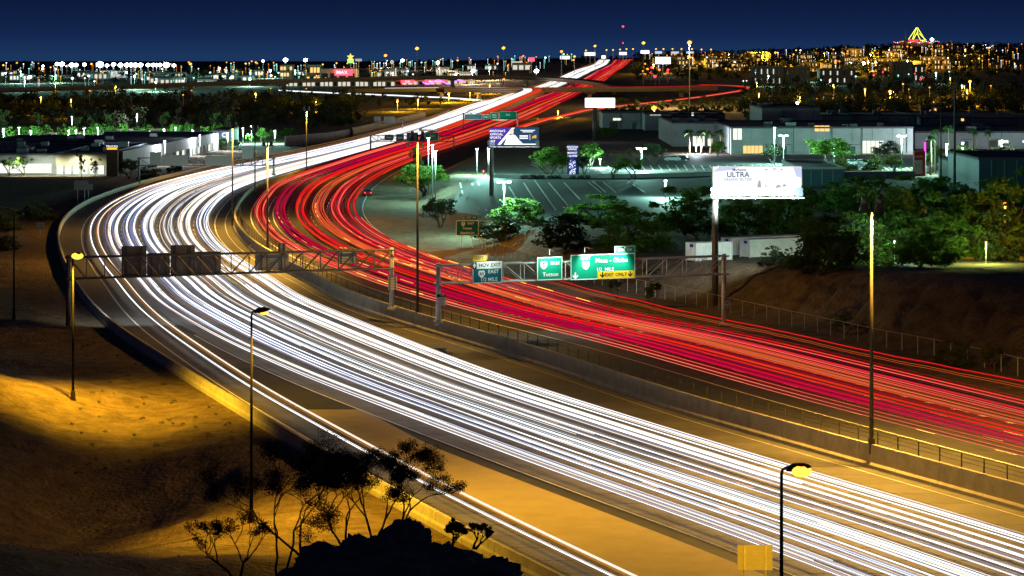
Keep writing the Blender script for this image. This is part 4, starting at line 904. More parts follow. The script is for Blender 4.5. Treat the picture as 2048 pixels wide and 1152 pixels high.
billboard('billboard', 'purple and slate billboard reading Arizona\'s official sports on a slim post', 978, 254, 1078, 291, 560., 983, 376, 'poster_slate', [
    fig([(-.485, -.46), (-.33, -.46), (-.04, .46), (-.485, .46)], 'poster_purple'), fig([(-.33, -.46), (-.27, -.46), (.02, .46), (-.04, .46)], 'poster_text'),
    fig([(-.2, -.46), (.2, -.46), (.1, -.2), (.03, .05), (-.02, .1), (-.1, .05), (-.15, -.1)], 'poster_text'), fig([(-.08, .12), (-.02, .12), (.0, .22), (-.02, .38), (-.07, .4), (-.1, .28)], 'poster_warm'),
    ('t', "ARIZONA'S", -.335, .28, .17, 'poster_text'), ('t', 'OFFICIAL', -.35, .1, .17, 'poster_text'), ('t', 'SPORTS', -.37, -.08, .17, 'poster_text'), ('t', 'BET', -.42, -.27, .15, 'poster_text'),
    fig([(.13, .30), (.42, .30), (.42, .34), (.13, .34)], 'poster_text'), fig([(.17, .22), (.38, .22), (.38, .26), (.17, .26)], 'poster_text'), fig([(.11, -.02), (.28, -.02), (.28, .05), (.11, .05)], 'poster_text'), fig([(.11, -.14), (.28, -.14), (.28, -.07), (.11, -.07)], 'poster_text'), fig([(.315, -.2), (.322, -.2), (.322, .1), (.315, .1)], 'poster_text'),
    fig([(.36, -.14), (.4, -.08), (.44, -.12), (.45, 0), (.44, .08), (.4, .04), (.37, .0)], 'poster_gold'), fig([(-.2, -.46), (.45, -.46), (.45, -.4), (-.2, -.4)], 'poster_text')], .45, 250, (.9, 1, 1))
billboard('digital_billboard', 'blank blazing white digital billboard on a central post', 1170, 196, 1230, 215, 900., 1190, 275, 'screen_white', [], .75, 0, ledge=False)
sg = thing('pylon_sign', 'tall blue pylon sign with white lettering and speckled panel', 'sign', GT(1146, 352)); g = GT(1146, 352); Yp = g[1]; c = PY(1146, 318, Yp); w = 23*Yp/F
MB().box((c[0], Yp+.6, (c[2]+3+g[2])/2), (w, 1.2, 66*Yp/F)).build('body', 'sign_blue', sg); zc = (c[2]+3+g[2])/2; hh = 66*Yp/F
MB().add([(c[0]+x*w*.36, Yp-.02, zc+z*hh*.49) for x, z in ((-1, -1), (.7, -1), (.7, 1), (-1, 1))], [(0, 1, 2, 3)]).build('lit_face', 'pylon_blue', sg)
for i, (tx, z) in enumerate([('ARIZONA', .43), ('GRAND', .36), ('MARKET', .25), ('SQUARE', .16)]):
    V, Fc = text_verts(tx); MB().add([(c[0]-.15+v[0]*.62, Yp-.05, zc+z*hh+v[1]*.62) for v in V], Fc).build('lettering', 'poster_text', sg)
mb = MB(); rr = random.Random(3)
for i in range(70):
    x = rr.uniform(-.33, .22)*w; z = zc+rr.uniform(-.48, .02)*hh; s = rr.uniform(.07, .16); mb.add([(c[0]+x-s, Yp-.05, z-s), (c[0]+x+s, Yp-.05, z-s*.6), (c[0]+x+s*.7, Yp-.05, z+s), (c[0]+x-s*.8, Yp-.05, z+s*.7)], [(0, 1, 2, 3)])
o = mb.build('speckles', 'pylon_dot', sg); o['kind'] = 'stuff'
sg = thing('pylon_sign', 'red and white pylon sign with a magenta light behind at right', 'sign', GT(1838, 352)); g = GT(1838, 352); Yp = g[1]; k = Yp/F
mat('pylon_red', (.6, .03, .05), .5, .05)
uu = np.array([1, .35, 0]); MB().box((g[0], Yp, g[2]+25*k), (24*k, .8, 50*k), uu).build('body', 'pylon_red', sg)
MB().box((g[0]-.15-.16*.35, Yp-.45, g[2]+18*k), (17*k, .1, 28*k), uu).build('price_panel', 'sign_white', sg)
V, Fc = text_verts('UNITS'); MB().add([(g[0]-.2+v[0]*.7, Yp-.75+v[0]*.25, g[2]+39*k+v[1]*.7) for v in V], Fc).build('lettering', 'sign_white', sg)
for i in range(3): V, Fc = text_verts('EFF'[i]*1); MB().add([(g[0]-.8+i*.7+v[0]*1.0, Yp-.8+(-.8+i*.7+v[0])*.35, g[2]+20*k+v[1]*1.4) for v in V], Fc).build('lettering', 'wall_grey', sg)
mg = thing('neon_column', 'glowing magenta column light above the red pylon sign', 'light', GT(1850, 345)); g2 = PY(1850, 305, Yp+3)
emit('magenta', (1, .05, .8), 2.5); MB().tube(PY(1850, 306, Yp+3), PY(1850, 284, Yp+3), .22, n=10).build('tube', 'magenta', mg); MB().tube((g2[0], Yp+3, gzs(g2[0], Yp+3)-.2), g2, .2, n=8).build('post', 'wall_grey', mg)

def area_lamp(label, px, pyh, pyb, kind='led', energy=6000, heads=1, Y=None, group=None, light=True, hs=1.0):
    g = GT(px, pyb) if Y is None else np.array([(px-1024)*Y/F, Y, gzs((px-1024)*Y/F, Y)]); Y = g[1]; zt = HC-(pyh-HZ)*Y/F
    col = {'led': LED, 'cool': COOL, 'sod': SOD}[kind]; bm_ = {'led': 'bulb_led', 'cool': 'bulb_cool', 'sod': 'bulb_sodium'}[kind]
    t = thing('lamp_post', label, 'street lamp', g, group); top = np.array([g[0], Y, zt])
    MB().tube(g-np.array([0, 0, .1]), top, .12, .09, 8).build('pole', 'galv', t, True)
    for s_ in ([0] if heads == 1 else [-1, 1]):
        off = np.array([s_*.9, -.35 if heads == 1 else 0, 0])
        MB().tube(top, top+off, .05, n=5).box(top+off+np.array([0, 0, .1]), (.75*hs, .5*hs, .16)).build('lamp_head', 'galv', t)
        MB().blob(top+off+np.array([0, -.05, -.06]), (.34*hs, .25*hs, .16*hs), 0, 1).build('lens', bm_, t)
    if light: lamp_light('POINT', t, top+np.array([0, -.45, -.55]), energy, col, .3)
    return t
E = 25000
area_lamp('tall lamp rising left of the trio of poles by the red lanes', 857, 276, 388, 'led', E*.45); area_lamp('middle lamp of the trio of poles beside the red lanes', 865, 290, 395, 'led', E*.45); area_lamp('lowest lamp of the trio of poles beside the red lanes', 871, 302, 400, 'led', E*.45)
area_lamp('single lamp post left of the purple billboard post', 954, 298, 350, 'led', E); area_lamp('lamp hidden behind the purple billboard post', 977, 297, 352, 'led', E)
area_lamp('twin lamp post rising from the bright bush in the car park', 1008, 364, 448, 'led', E*1.4, 2); area_lamp('twin lamp post among the trees right of the pylon sign', 1283, 297, 342, 'led', E*1.3, 2); area_lamp('lamp post at the right end of the near car park', 1331, 361, 396, 'led', E)
area_lamp('tallest lamp post before the big white building', 1549, 255, 330, 'led', E*1.3); area_lamp('twin lamp post right of the tallest one before the white building', 1567, 271, 328, 'led', E*1.3, 2); area_lamp('lamp post at the right end of the big white wall', 1803, 272, 338, 'led', E, 2); area_lamp('lamp post between the dark palms at right', 1893, 288, 350, 'led', E)
area_lamp('low lamp among the shrubs before the right white wall', 1925, 285, 312, 'cool', E*.7); area_lamp('glaring floodlight before the low white wall at right', 2003, 282, 312, 'cool', E, hs=2.2); area_lamp('floodlight at the right frame edge before the low wall', 2050, 282, 312, 'cool', E*.8, hs=2.2)
area_lamp('small lamp among the trees left of the set-back building', 1200, 318, 335, 'led', E*.5); area_lamp('short lamp glowing inside the green tree', 1668, 296, 330, 'led', E*.6); area_lamp('lamp at the arched entrance of the set-back building', 1392, 290, 308, 'cool', E*.8)
mst = mast('very tall floodlight mast with bluish heads rising at the right', 1882, 385, 152, 3.4, 0, group=None)
p_ = GT(1909, 388); ut = thing('utility_pole', 'tall dark utility pole beside the yellow lit palm', 'pole', p_); MB().tube(p_, PY(1910, 170, p_[1]), .3, .2, 8).build('shaft', 'pole_dark', ut); MB().box(PY(1910, 178, p_[1]), (2.2, .15, .2)).build('crossarm', 'pole_dark', ut)

def building(label, x0, x1, Y0, Y1, ztop, wall='wall_white', roof='roof', skew=0., windows=(), name='building', panels=0, doors=(), units=4, zb=None):
    """front face along Y0 from x0 to x1 (world metres)"""
    zb = gzs((x0+x1)/2, Y0) if zb is None else zb
    t = thing(name, label, 'building', (x0, Y0, zb)); pr = .5
    c = [(x0, Y0), (x1, Y0+skew), (x1, Y1+skew), (x0, Y1)]; V = [(x, y, z) for z in (zb-.5, ztop) for x, y in c]
    MB().add(V, [(0, 1, 5, 4), (1, 2, 6, 5), (2, 3, 7, 6), (3, 0, 4, 7)]).build('wall', wall, t)
    MB().add([(x+.2*(1 if i in (0, 3) else -1), y+.2*(1 if i < 2 else -1), ztop-.35) for i, (x, y) in enumerate(c)], [(0, 1, 2, 3)]).build('roof', roof, t)
    mb = MB()
    for i in range(4):
        a, b = np.array([*c[i], ztop]), np.array([*c[(i+1) % 4], ztop]); d = b-a; mb.box((a+b)/2+np.array([0, 0, -.15]), (np.linalg.norm(d)+.2, .3, .5), d)
    mb.build('parapet', roof, t)
    for (fx, fz, fw, fh, m) in windows:                       # fractions along the front, metres up / wide / high
        x = x0+(x1-x0)*fx; y = Y0+skew*fx
        f_ = MB().box((x, y-.03, zb+fz+fh/2), (fw+.2, .12, fh+.2)).build('window', 'wall_grey', t); MB().box((x, y-.08, zb+fz+fh/2), (fw, .1, fh)).build('pane', m, f_)
        for k in range(1, int(fw/1.1)): MB().box((x-fw/2+fw*k/int(fw/1.1), y-.15, zb+fz+fh/2), (.14, .08, fh)).build('mullion', 'wall_grey', f_)
    if panels:
        for i in range(1, panels): MB().box((x0+(x1-x0)*i/panels, Y0+skew*i/panels-.02, (zb+ztop)/2), (.12, .08, ztop-zb-.6)).build('panel_joint', 'wall_grey', t)
    rr = random.Random(int(x0*7+Y0)); L_ = x1-x0
    if L_ > 12 and name == 'building':
        for k in range(max(2, int(L_/9))):
            fx = (k+.5)/max(2, int(L_/9))+rr.uniform(-.03, .03); x = x0+L_*fx; y = Y0+skew*fx
            if any(abs(fx-q[0])*L_ < q[2]/2+1.4 and q[1] < 2.5 for q in windows): continue
            d_ = MB().box((x, y-.03, zb+1.15), (1.3 if k % 2 else 3.0, .14, 2.3 if k % 2 else 2.9)).build('door', 'wall_blue' if k % 2 else 'sign_back_dark', t); MB().box((x, y-.5, zb+2.9), (3.4, 1.0, .15)).build('canopy', 'sign_back_dark', d_)
            MB().box((x+2.6, y-.08, (zb+ztop)/2), (.16, .16, ztop-zb-.5)).build('downpipe', 'sign_back_dark', t)
        MB().box(((x0+x1)/2, Y0+skew/2-.04, zb+.45), (L_, .1, .9), (L_, skew, 0)).build('plinth', 'wall_grey', t)
    for i in range(units):
        x = x0+(x1-x0)*rr.uniform(.1, .9); y = Y0+(Y1-Y0)*rr.uniform(.15, .8); s = rr.uniform(1.2, 2.6); MB().box((x, y, ztop-.35+s*.3), (s*1.3, s, s*.6)).build('rooftop_unit', 'wall_grey', t)
    return t
X = lambda px, Y: (px-1024)*Y/F
building('big white windowless building behind the lit trees at right', X(1462, 785), X(1826, 785), 785, 860, 12.0, windows=[(.5, 6.6, 4.2, 1.6, 'window_warm'), (.035, 4.2, 2.5, 3.4, 'window_white'), (.12, .3, 5.5, 2.2, 'window_warm'), (.78, .3, 6, 3.6, 'window_white')], panels=9, units=7)
building('set-back white building behind the palm row', X(1345, 850), X(1470, 850), 850, 930, 11.6, windows=[(.42, .2, 3.6, 3.0, 'window_white'), (.75, 4.5, 2.2, 1.0, 'window_warm'), (.6, .2, 1.4, 2.2, 'window_white')], panels=4, units=4)
building('long low white building along the right edge', X(1830, 830), X(2090, 830), 830, 900, 9.4, windows=[(.68, 1.0, 3, 1.6, 'window_white')], panels=8, units=5)
building('small white-fronted building left of the set-back one', X(1290, 1020), X(1342, 1020), 1020, 1060, 10.5, windows=[(.85, 2, 1.5, 2, 'window_white'), (.4, 5.5, 4, .7, 'poster_grey')], units=2)
building('low grey building under the white digital billboard', X(1205, 1040), X(1288, 1040), 1040, 1080, 10.5, 'wall_grey', windows=[(.35, 3.2, 3.0, .9, 'window_white')], units=2)
building('low dark building right of the small white-fronted one', X(1342, 1060), X(1450, 1060), 1060, 1110, 9.5, 'wall_grey', windows=[(.4, 4.5, .8, 1.2, 'window_white')], units=3)
building('long dark-roofed hall far behind the big white building', X(1524, 960), X(1640, 960), 960, 1010, 14.0, 'wall_grey', units=2)
building('broad dark warehouse beyond the big white building', X(1600, 1020), X(1830, 1020), 1020, 1080, 10.0, 'wall_grey', windows=[(.1, 3.2, 4, 1.4, 'window_white')], units=4)
building('dark flat-roofed building beyond the right palms', X(1850, 1000), X(2100, 1000), 1000, 1100, 9.5, 'wall_grey', windows=[(.3, 4, 1, 1, 'window_warm')], units=4)
building('dark blue corrugated shed at the right edge', X(1958, 560), X(2110, 560), 560, 600, 12.0, 'wall_blue', panels=6, units=0, name='shed')
building('grey blue shed with a pale roof behind the white billboard', X(1600, 600), X(1688, 600), 600, 640, 8.4, 'wall_blue', 'concrete_light', panels=4, units=0, name='shed')
sh = building('pale kiosk with banded front beside the blue shed', X(1905, 600), X(1958, 600), 600, 620, 10.0, 'wall_white', windows=[(.6, 2.2, 3.4, .5, 'sign_blue'), (.6, 4.8, 3.4, .5, 'sign_blue'), (.6, 3.2, 3.4, .15, 'wall_grey')], units=0, name='kiosk')
for i, (px, py, ln, lb) in enumerate([(1462, 512, 12.2, 'white shipping container farthest left behind the drooping bush'), (1500, 516, 9.2, 'white shipping container in front of the longer one'), (1392, 524, 6.0, 'pale container seen through the right end of the truss')]):
    g = GT(px, py); t = thing('shipping_container', lb, 'container', g); u = np.array([.86, .5, 0]); u /= np.linalg.norm(u); s = np.array([-u[1], u[0], 0]); w, h = 2.44, 2.6
    P = lambda a, b, z: g+u*a-np.array([s[0], s[1], 0])*-b+np.array([0, 0, z])
    V = [P(a, b, z) for z in (.1, h) for a, b in ((0, 0), (ln, 0), (ln, w), (0, w))]; MB().add(V, [(0, 1, 5, 4), (1, 2, 6, 5), (2, 3, 7, 6), (3, 0, 4, 7), (4, 5, 6, 7)]).build('shell', 'container', t)
    mb = MB(); n = int(ln/.36)
    for k in range(n): mb.box(P(.2+k*.36, -.03, h/2+.05), (.16, .07, h-.3), u)
    o = mb.build('corrugation', 'container', t); o['kind'] = 'stuff'
    mb = MB()
    for k in range(7): mb.box(P(-.03, .2+k*.34, h/2+.05), (.07, .15, h-.3), u)
    o = mb.build('corrugation', 'container', t); o['kind'] = 'stuff'
    MB().box(P(-.09, w*.4, h*.85), (.03, .8, .4), u).build('label_plate', 'sign_blue', t)
    for cc in ((0, 0), (ln, 0), (0, w), (ln, w)): MB().box(P(cc[0], cc[1], h/2), (.14, .14, h), u).build('corner_post', 'container', t)
for i, (px, py, yw, m) in enumerate([(1345, 322, 1.5, 'car_grey'), (1362, 322, 1.5, 'rubber'), (1700, 330, 1.2, 'car_grey'), (1720, 330, 1.2, 'car_grey'), (1740, 330, 1.2, 'rubber')]):
    car(['grey parked car below the arched entrance', 'dark parked car below the arched entrance', 'grey car parked left of the row behind the olive bush', 'grey car parked in the middle of the row behind the olive bush', 'dark car parked right of the row behind the olive bush'][i], GT(px, py), yw, m, False)

# ================================================================ LEFT SIDE BUILDINGS
building('low shop building with a bright glazed front at the left edge', X(-30, 752), X(113, 752), 752, 830, 5.6, 'wall_grey', windows=[(.25+.09*i, .4, 2.0, 2.6, 'window_white') for i in range(8)], panels=6, units=5)
building('taller cream-walled end of the shop building beside the brown tower', X(112, 748), X(214, 748), 748, 830, 6.0, 'wall_tan', windows=[(.08+.16*i, .3, 1.7, 2.4, 'window_white') for i in range(6)], panels=4, units=4)
LB = thing('building', 'long flat white building whose side recedes toward the lit car park', 'building', G(262, 345)); q = [G(246, 346), G(438, 300), np.array([X(400, 950), 950, 0]), np.array([X(208, 950), 950, 0]), np.array([X(208, 800), 800, 0])]
V = [(p[0], p[1], z) for z in (-.3, 6.0) for p in q]; n = 5; MB().add(V, [(i, (i+1) % n, n+(i+1) % n, n+i) for i in range(n)]).build('wall', 'wall_white', LB); MB().add([(p[0], p[1], 5.75) for p in q], [tuple(range(n))]).build('roof', 'roof', LB)
d = (q[1]-q[0]); L_ = np.linalg.norm(d[:2]); nrm = np.array([d[1], -d[0], 0])/L_
for i in range(9): c = q[0]+d*(.45+i*.06)+nrm*.1; f_ = MB().box(c+np.array([0, 0, 1.6]), (4.6, .2, 2.4), d).build('window', 'wall_grey', LB); MB().box(c+nrm*.1+np.array([0, 0, 1.6]), (3.6, .15, 2.1), d).build('pane', 'window_white' if i % 3 else 'glass', f_)
for i in range(8): c = q[0]*.5+q[1]*.5+np.array([-8-random.random()*35, random.uniform(-60, 60), 6.2]); MB().box(c, (2.2, 1.6, 1.2)).build('rooftop_unit', 'wall_grey', LB)
LB2 = building('white end block with a blue round emblem at the far corner of the long building', X(425, 950), X(457, 950), 950, 985, 6.4, 'wall_white', units=0)
V, Fc = text_verts('C'); MB().add([(X(448, 950)+v[0]*2.2, 949.8, 4.6+v[1]*2.2) for v in V], Fc).build('emblem', 'far_blue', LB2)
building('pale warehouse wall behind the shop roofs at left', X(-30, 868), X(200, 868), 868, 930, 5.2, 'wall_white', units=3)
tw = thing('sign_tower', 'dark brown sign tower with an orange glowing top', 'sign', G(225, 352)); g = G(225, 352); zt = HC-(291-HZ)*g[1]/F
MB().box((g[0], g[1], zt/2), (22*g[1]/F, 2.2, zt)).build('body', 'wall_brown', tw); MB().box((g[0], g[1]-1.13, zt-.85), (20*g[1]/F, .1, .4)).build('glow_band', 'far_orange', tw)
V, Fc = text_verts('TRUCKS'); MB().add([(g[0]+v[0]*.85, g[1]-1.2, zt-.25+v[1]*.85) for v in V], Fc).build('lettering', 'poster_text', tw)
low_wall('long grey wall beyond the lit trees beside the white mass', [(570, 292), (660, 283), (718, 272)], 3.4, .4, 'wall_grey', 'boundary_wall')
low_wall('tan sound wall beside the faint truss gantry', [(706, 276), (790, 255), (850, 240)], 4.0, .5, 'wall_tan', 'sound_wall')
for i, (px, h) in enumerate([(7, 258), (38, 255), (62, 261), (137, 261), (152, 261), (168, 257), (196, 255), (300, 262), (328, 258), (351, 255), (386, 261), (466, 262), (486, 256), (503, 252), (550, 261)]):
    area_lamp(nth(i)+' white car park lamp from the left in the row behind the left roofs', px, h, 270 if px < 440 else 283, 'led', 40000, Y=1008. if px < 440 else 1000., group='lamps behind the left roofs', light=(i % 2 == 0), hs=1.1)
area_lamp('bright white lamp rising above the lit trees at left', 144, 233, 262, 'cool', 20000, Y=1130.); area_lamp('white lamp above the dark trees left of the bend', 274, 227, 262, 'cool', 18000, Y=1180.)
for i, (px, e) in enumerate(((40, 2600), (95, 2600), (165, 3000))):
    sl = thing('wall_lamp', nth(i)+' wall lamp from the left lighting the left shop front', 'lamp', (X(px, 748), 744., 5.2), 'wall lamps on the left shop front'); MB().box((X(px, 748), 744., 5.2), (.6, .5, .2)).build('lamp_head', 'galv', sl); MB().tube((X(px, 748), 744., 5.3), (X(px, 748), 748.2, 5.3), .05, n=5).build('bracket', 'galv', sl)
    lamp_light('SPOT', sl, (X(px, 748), 743.9, 5.0), e*1.6, (.85, 1, .8), .2, 160, (X(px, 748), 746., 0), .5)
for i, (px, pyb, e) in enumerate([(330, 330, 5000), (400, 312, 5000), (455, 302, 4000)]):
    area_lamp(['lamp post beside the near end of the long white wall', 'lamp post beside the middle of the long white wall', 'lamp post at the far corner of the long white building'][i], px, pyb-48+i*6, pyb, 'cool', e*3, light=True)

# ================================================================ INTERCHANGE
def ribbon(pts, step=12.):
    P = np.array(pts, float); seg = np.r_[0, np.cumsum(np.linalg.norm(np.diff(P, axis=0), axis=1))]; n = max(8, int(seg[-1]/step)); s = np.linspace(0, seg[-1], n)
    Q = np.stack([np.interp(s, seg, P[:, i]) for i in range(3)], 1)
    for it in range(6): Q[1:-1] = (Q[:-2]+Q[1:-1]*2+Q[2:])/4
    return Q
def side(Q):
    d = np.gradient(Q, axis=0); d[:, 2] = 0; d /= np.maximum(np.linalg.norm(d, axis=1)[:, None], 1e-6); return np.stack([d[:, 1], -d[:, 0], 0*d[:, 0]], 1)
def deck(label, pts, w, th=1.8, par=1.0, pier_every=6, name='overpass', solid=False, m='bridge'):
    Q = ribbon(pts); S = side(Q); t = thing(name, label, 'bridge', (Q[0][0], Q[0][1], gzs(Q[0][0], Q[0][1]))); up = np.array([0, 0, 1.])
    def sweep(off, nm, mm):
        R = [[Q[i]+S[i]*a+up*b for a, b in off] for i in range(len(Q))]; V = np.array(R).reshape(-1, 3); k = len(off); Fc = []
        for i in range(len(Q)-1):
            for j in range(k): Fc.append((i*k+j, i*k+(j+1) % k, (i+1)*k+(j+1) % k, (i+1)*k+j))
        rawmesh(nm, V, Fc, mm, t)
    sweep([(-w/2, 0), (-w/2, -th), (w/2, -th), (w/2, 0)], 'deck', m)
    for sg in (-1, 1): sweep([(sg*w/2, -.3), (sg*(w/2+.35), -.3), (sg*(w/2+.35), par), (sg*w/2, par)], 'parapet', 'concrete')
    for i in range(2, len(Q)-1, pier_every):
        zg = gzs(Q[i][0], Q[i][1]); h = Q[i][2]-th-zg
        if h > 1.2: MB().box((Q[i][0], Q[i][1], zg+h/2-.3), (2.6 if not solid else w, 1.8, h+.6), (S[i][0], S[i][1], 0)).box((Q[i][0], Q[i][1], zg+h-.5), (w*.8, 1.9, 1.0), (S[i][0], S[i][1], 0)).build('pier', m, t)
    return Q, S
def zpts(L): return [PY(a, b, c) for a, b, c in L]
deck('upper curved flyover crossing the far freeway from the left edge', zpts([(-120, 184, 1880), (200, 174, 1900), (420, 166, 1930), (640, 159, 1980), (860, 154, 2040), (1000, 153, 2080), (1100, 156, 2050), (1180, 163, 1960), (1222, 170, 1880), (1245, 178, 1790)]), 11)
Qo, So = deck('lower flyover running level across the freeway toward the loop ramp', zpts([(880, 179, 1700), (1080, 179, 1730), (1340, 177, 1780), (1420, 175, 1830)]), 12)
Qh, Sh = deck('ramp climbing between the white and red streaks to the flyover', [G(872, 262, 1.2), PY(930, 240, 1290), PY(985, 218, 1460), PY(1040, 195, 1620), PY(1072, 182, 1700), PY(1066, 178, 1740), PY(1000, 177, 1765), PY(860, 178, 1780), PY(700, 180, 1790)], 13, 1.6, .9, 5)
def road_on_ground(label, pts, w, m='asphalt', dz=.35):
    Q = ribbon(pts); Q[:, 2] = gz(Q[:, 0], Q[:, 1])+dz; S = side(Q); V = np.concatenate([Q-S*w/2, Q+S*w/2]); n = len(Q); V[:, 2] = np.maximum(V[:, 2], gz(V[:, 0], V[:, 1])+dz); i = np.arange(n-1)
    tag(rawmesh('road', V, np.stack([i, n+i, n+i+1, i+1], 1), m), label, kind='structure'); return Q, S
Ql, Sl = road_on_ground('loop ramp curling round the sandy slope at right', [G(1010, 268, 1.2), G(1090, 243, .6), G(1180, 223), G(1260, 214), G(1340, 205), G(1430, 193), G(1485, 184), G(1498, 178), G(1470, 174), G(1400, 173)], 9, 'slab', .6)
Qf, Sf = road_on_ground('pale frontage road behind the dark left trees', [G(560, 184), G(700, 191), G(800, 195), G(900, 199), G(960, 204)], 8, 'slab', .5)
def qstreaks(Q, S, offs, mats, label, z=.8, r=.12):
    st = Streaks()
    for o_, mi in offs: st.add(Q+S*o_+np.array([0, 0, z]), r, mi)
    return st.build('tail_light_streaks' if mats is RMATS else 'headlight_streaks', mats, label, 'light streaks')
qstreaks(Ql, Sl, [(-1.5, 0), (-.3, 0), (.4, 3), (1.2, 0), (2.0, 1)], RMATS, 'red streaks following the loop ramp round the sandy slope', .8, .16)
qstreaks(Qh[:-2], Sh[:-2], [(1.0+.45*i, [0, 3, 0, 2, 3, 0][i % 6]) for i in range(11)], RMATS, 'red and orange streaks on the ramp climbing to the flyover', .8, .17)
qstreaks(Qh[:-2], Sh[:-2], [(-1.0-.45*i, [0, 1, 0, 4][i % 4]) for i in range(11)], WMATS, 'white streaks on the ramp climbing to the flyover', .8, .2)
qstreaks(Qo, So, [(-2, 0), (2, 2)], RMATS, 'faint red streaks on the level flyover', 1.2, .12)
qstreaks(Qf, Sf, [(-1, 0), (0, 1), (1, 0), (-.5, 4)], WMATS, 'white streaks on the frontage road behind the dark left trees', .8, .3)

# ================================================================ FAR TREES
def forest(name, label, spots, nq, leaf, size=.9, seed=1, hmin=5, hmax=11):
    r_ = np.random.default_rng(seed); Vs = []
    for (x, y) in spots:
        z = gzs(x, y); h = r_.uniform(hmin, hmax); w = h*r_.uniform(.35, .6); k = 4
        cs = [np.array([x+r_.normal(0, w*.35), y+r_.normal(0, w*.35), z+h*r_.uniform(.3, .8)]) for _ in range(k)]
        V, Fc = leaf_cloud(cs, [w*r_.uniform(.4, .65) for _ in cs], [nq//k]*k, size, int(r_.integers(1e9)), 1.0); Vs.append(V)
    V = np.concatenate(Vs); return tag(rawmesh(name, V, np.arange(len(V)).reshape(-1, 4), leaf), label, kind='stuff')
def spots(n, x0, x1, Y0, Y1, seed):
    r_ = np.random.default_rng(seed); Y = r_.uniform(Y0**.5, Y1**.5, n)**2; px = r_.uniform(x0, x1, n)
    out = [((p-1024)*y/F, y) for p, y in zip(px, Y)]
    return [(x, y) for x, y in out if not (y < 4100 and fWL(min(y, 4100))-14 < x < fRR(min(y, 4100))+14) and np.min(np.hypot(Ql[:, 0]-x, Ql[:, 1]-y)) > 12 and np.min(np.hypot(Qh[:, 0]-x, Qh[:, 1]-y)) > 14]
forest('woodland', 'dark mass of trees filling the ground left of the far freeway', spots(430, -60, 720, 1160, 1750, 1), 140, 'leaf_dark', .62, 1)
forest('woodland', 'dark tree tops before the left skyline lights', spots(240, -60, 980, 2300, 4300, 2), 80, 'leaf_dark', 1.0, 2, 5, 10)
forest('woodland', 'dark mass of trees filling the right middle distance', spots(360, 1480, 2110, 1150, 2000, 3), 150, 'leaf_dark', .65, 3, 6, 13)
forest('woodland', 'dark trees covering the lit hillside up to the right skyline', spots(820, 1270, 2110, 2150, 4600, 4), 70, 'leaf_dark', 1.05, 4, 5, 12)
forest('woodland', 'dark trees between the far freeway and the hillside', spots(110, 1120, 1400, 2300, 4300, 5), 80, 'leaf_dark', 1.0, 5, 5, 9)
forest('scrub', 'yellow green scrub on the sandy slope by the loop ramp', spots(130, 1200, 1480, 1330, 1720, 6), 120, 'leaf_olive', .5, 6, 2.5, 5)
forest('scrub', 'dim scrub below the level flyover', spots(60, 600, 960, 1560, 1900, 8), 120, 'leaf_olive', .5, 8, 2.5, 5)

# ================================================================ FAR LAMPS
_mb = MB().tube((0, 0, 0), (0, 0, 1), .5, .4, 6); _o = _mb.build('pole', 'galv'); POLE = _o.data; bpy.data.objects.remove(_o)
HEAD = {}
for k_ in ('far_orange', 'far_yellow', 'far_white', 'far_cyan', 'far_red', 'bulb_sodium', 'bulb_led', 'bulb_cool', 'far_blue'):
    _o = MB().blob((0, 0, 0), (1, 1, .8), 0, 1).build('lamp_head', k_); HEAD[k_] = _o.data; bpy.data.objects.remove(_o)
def far_lamp(label, X_, Y_, zt, col, r, group=None, light=0, lcol=SOD, name='far_street_lamp'):
    zg = gzs(X_, Y_); t = thing(name, label, 'street lamp', (X_, Y_, zg), group)
    o = bpy.data.objects.new('pole', POLE); C.objects.link(o); o.parent = t; o.scale = (.5 if Y_ > 600 else .1, .5 if Y_ > 600 else .1, zt-zg)
    o = bpy.data.objects.new('lamp_head', HEAD[col]); C.objects.link(o); o.parent = t; o.location = (0, 0, zt-zg); o.scale = (r*1.55, r*1.55, r*1.55)
    if light: lamp_light('POINT', t, (X_, Y_-.2, zt-r-.3), light, lcol, .5)
    return t
def fl(px, py, Y, col, r, label, group=None, light=0, lcol=SOD):
    p = PY(px, py, Y); return far_lamp(label, p[0], p[1], max(p[2], gzs(p[0], p[1])+3), col, r, group, light, lcol)
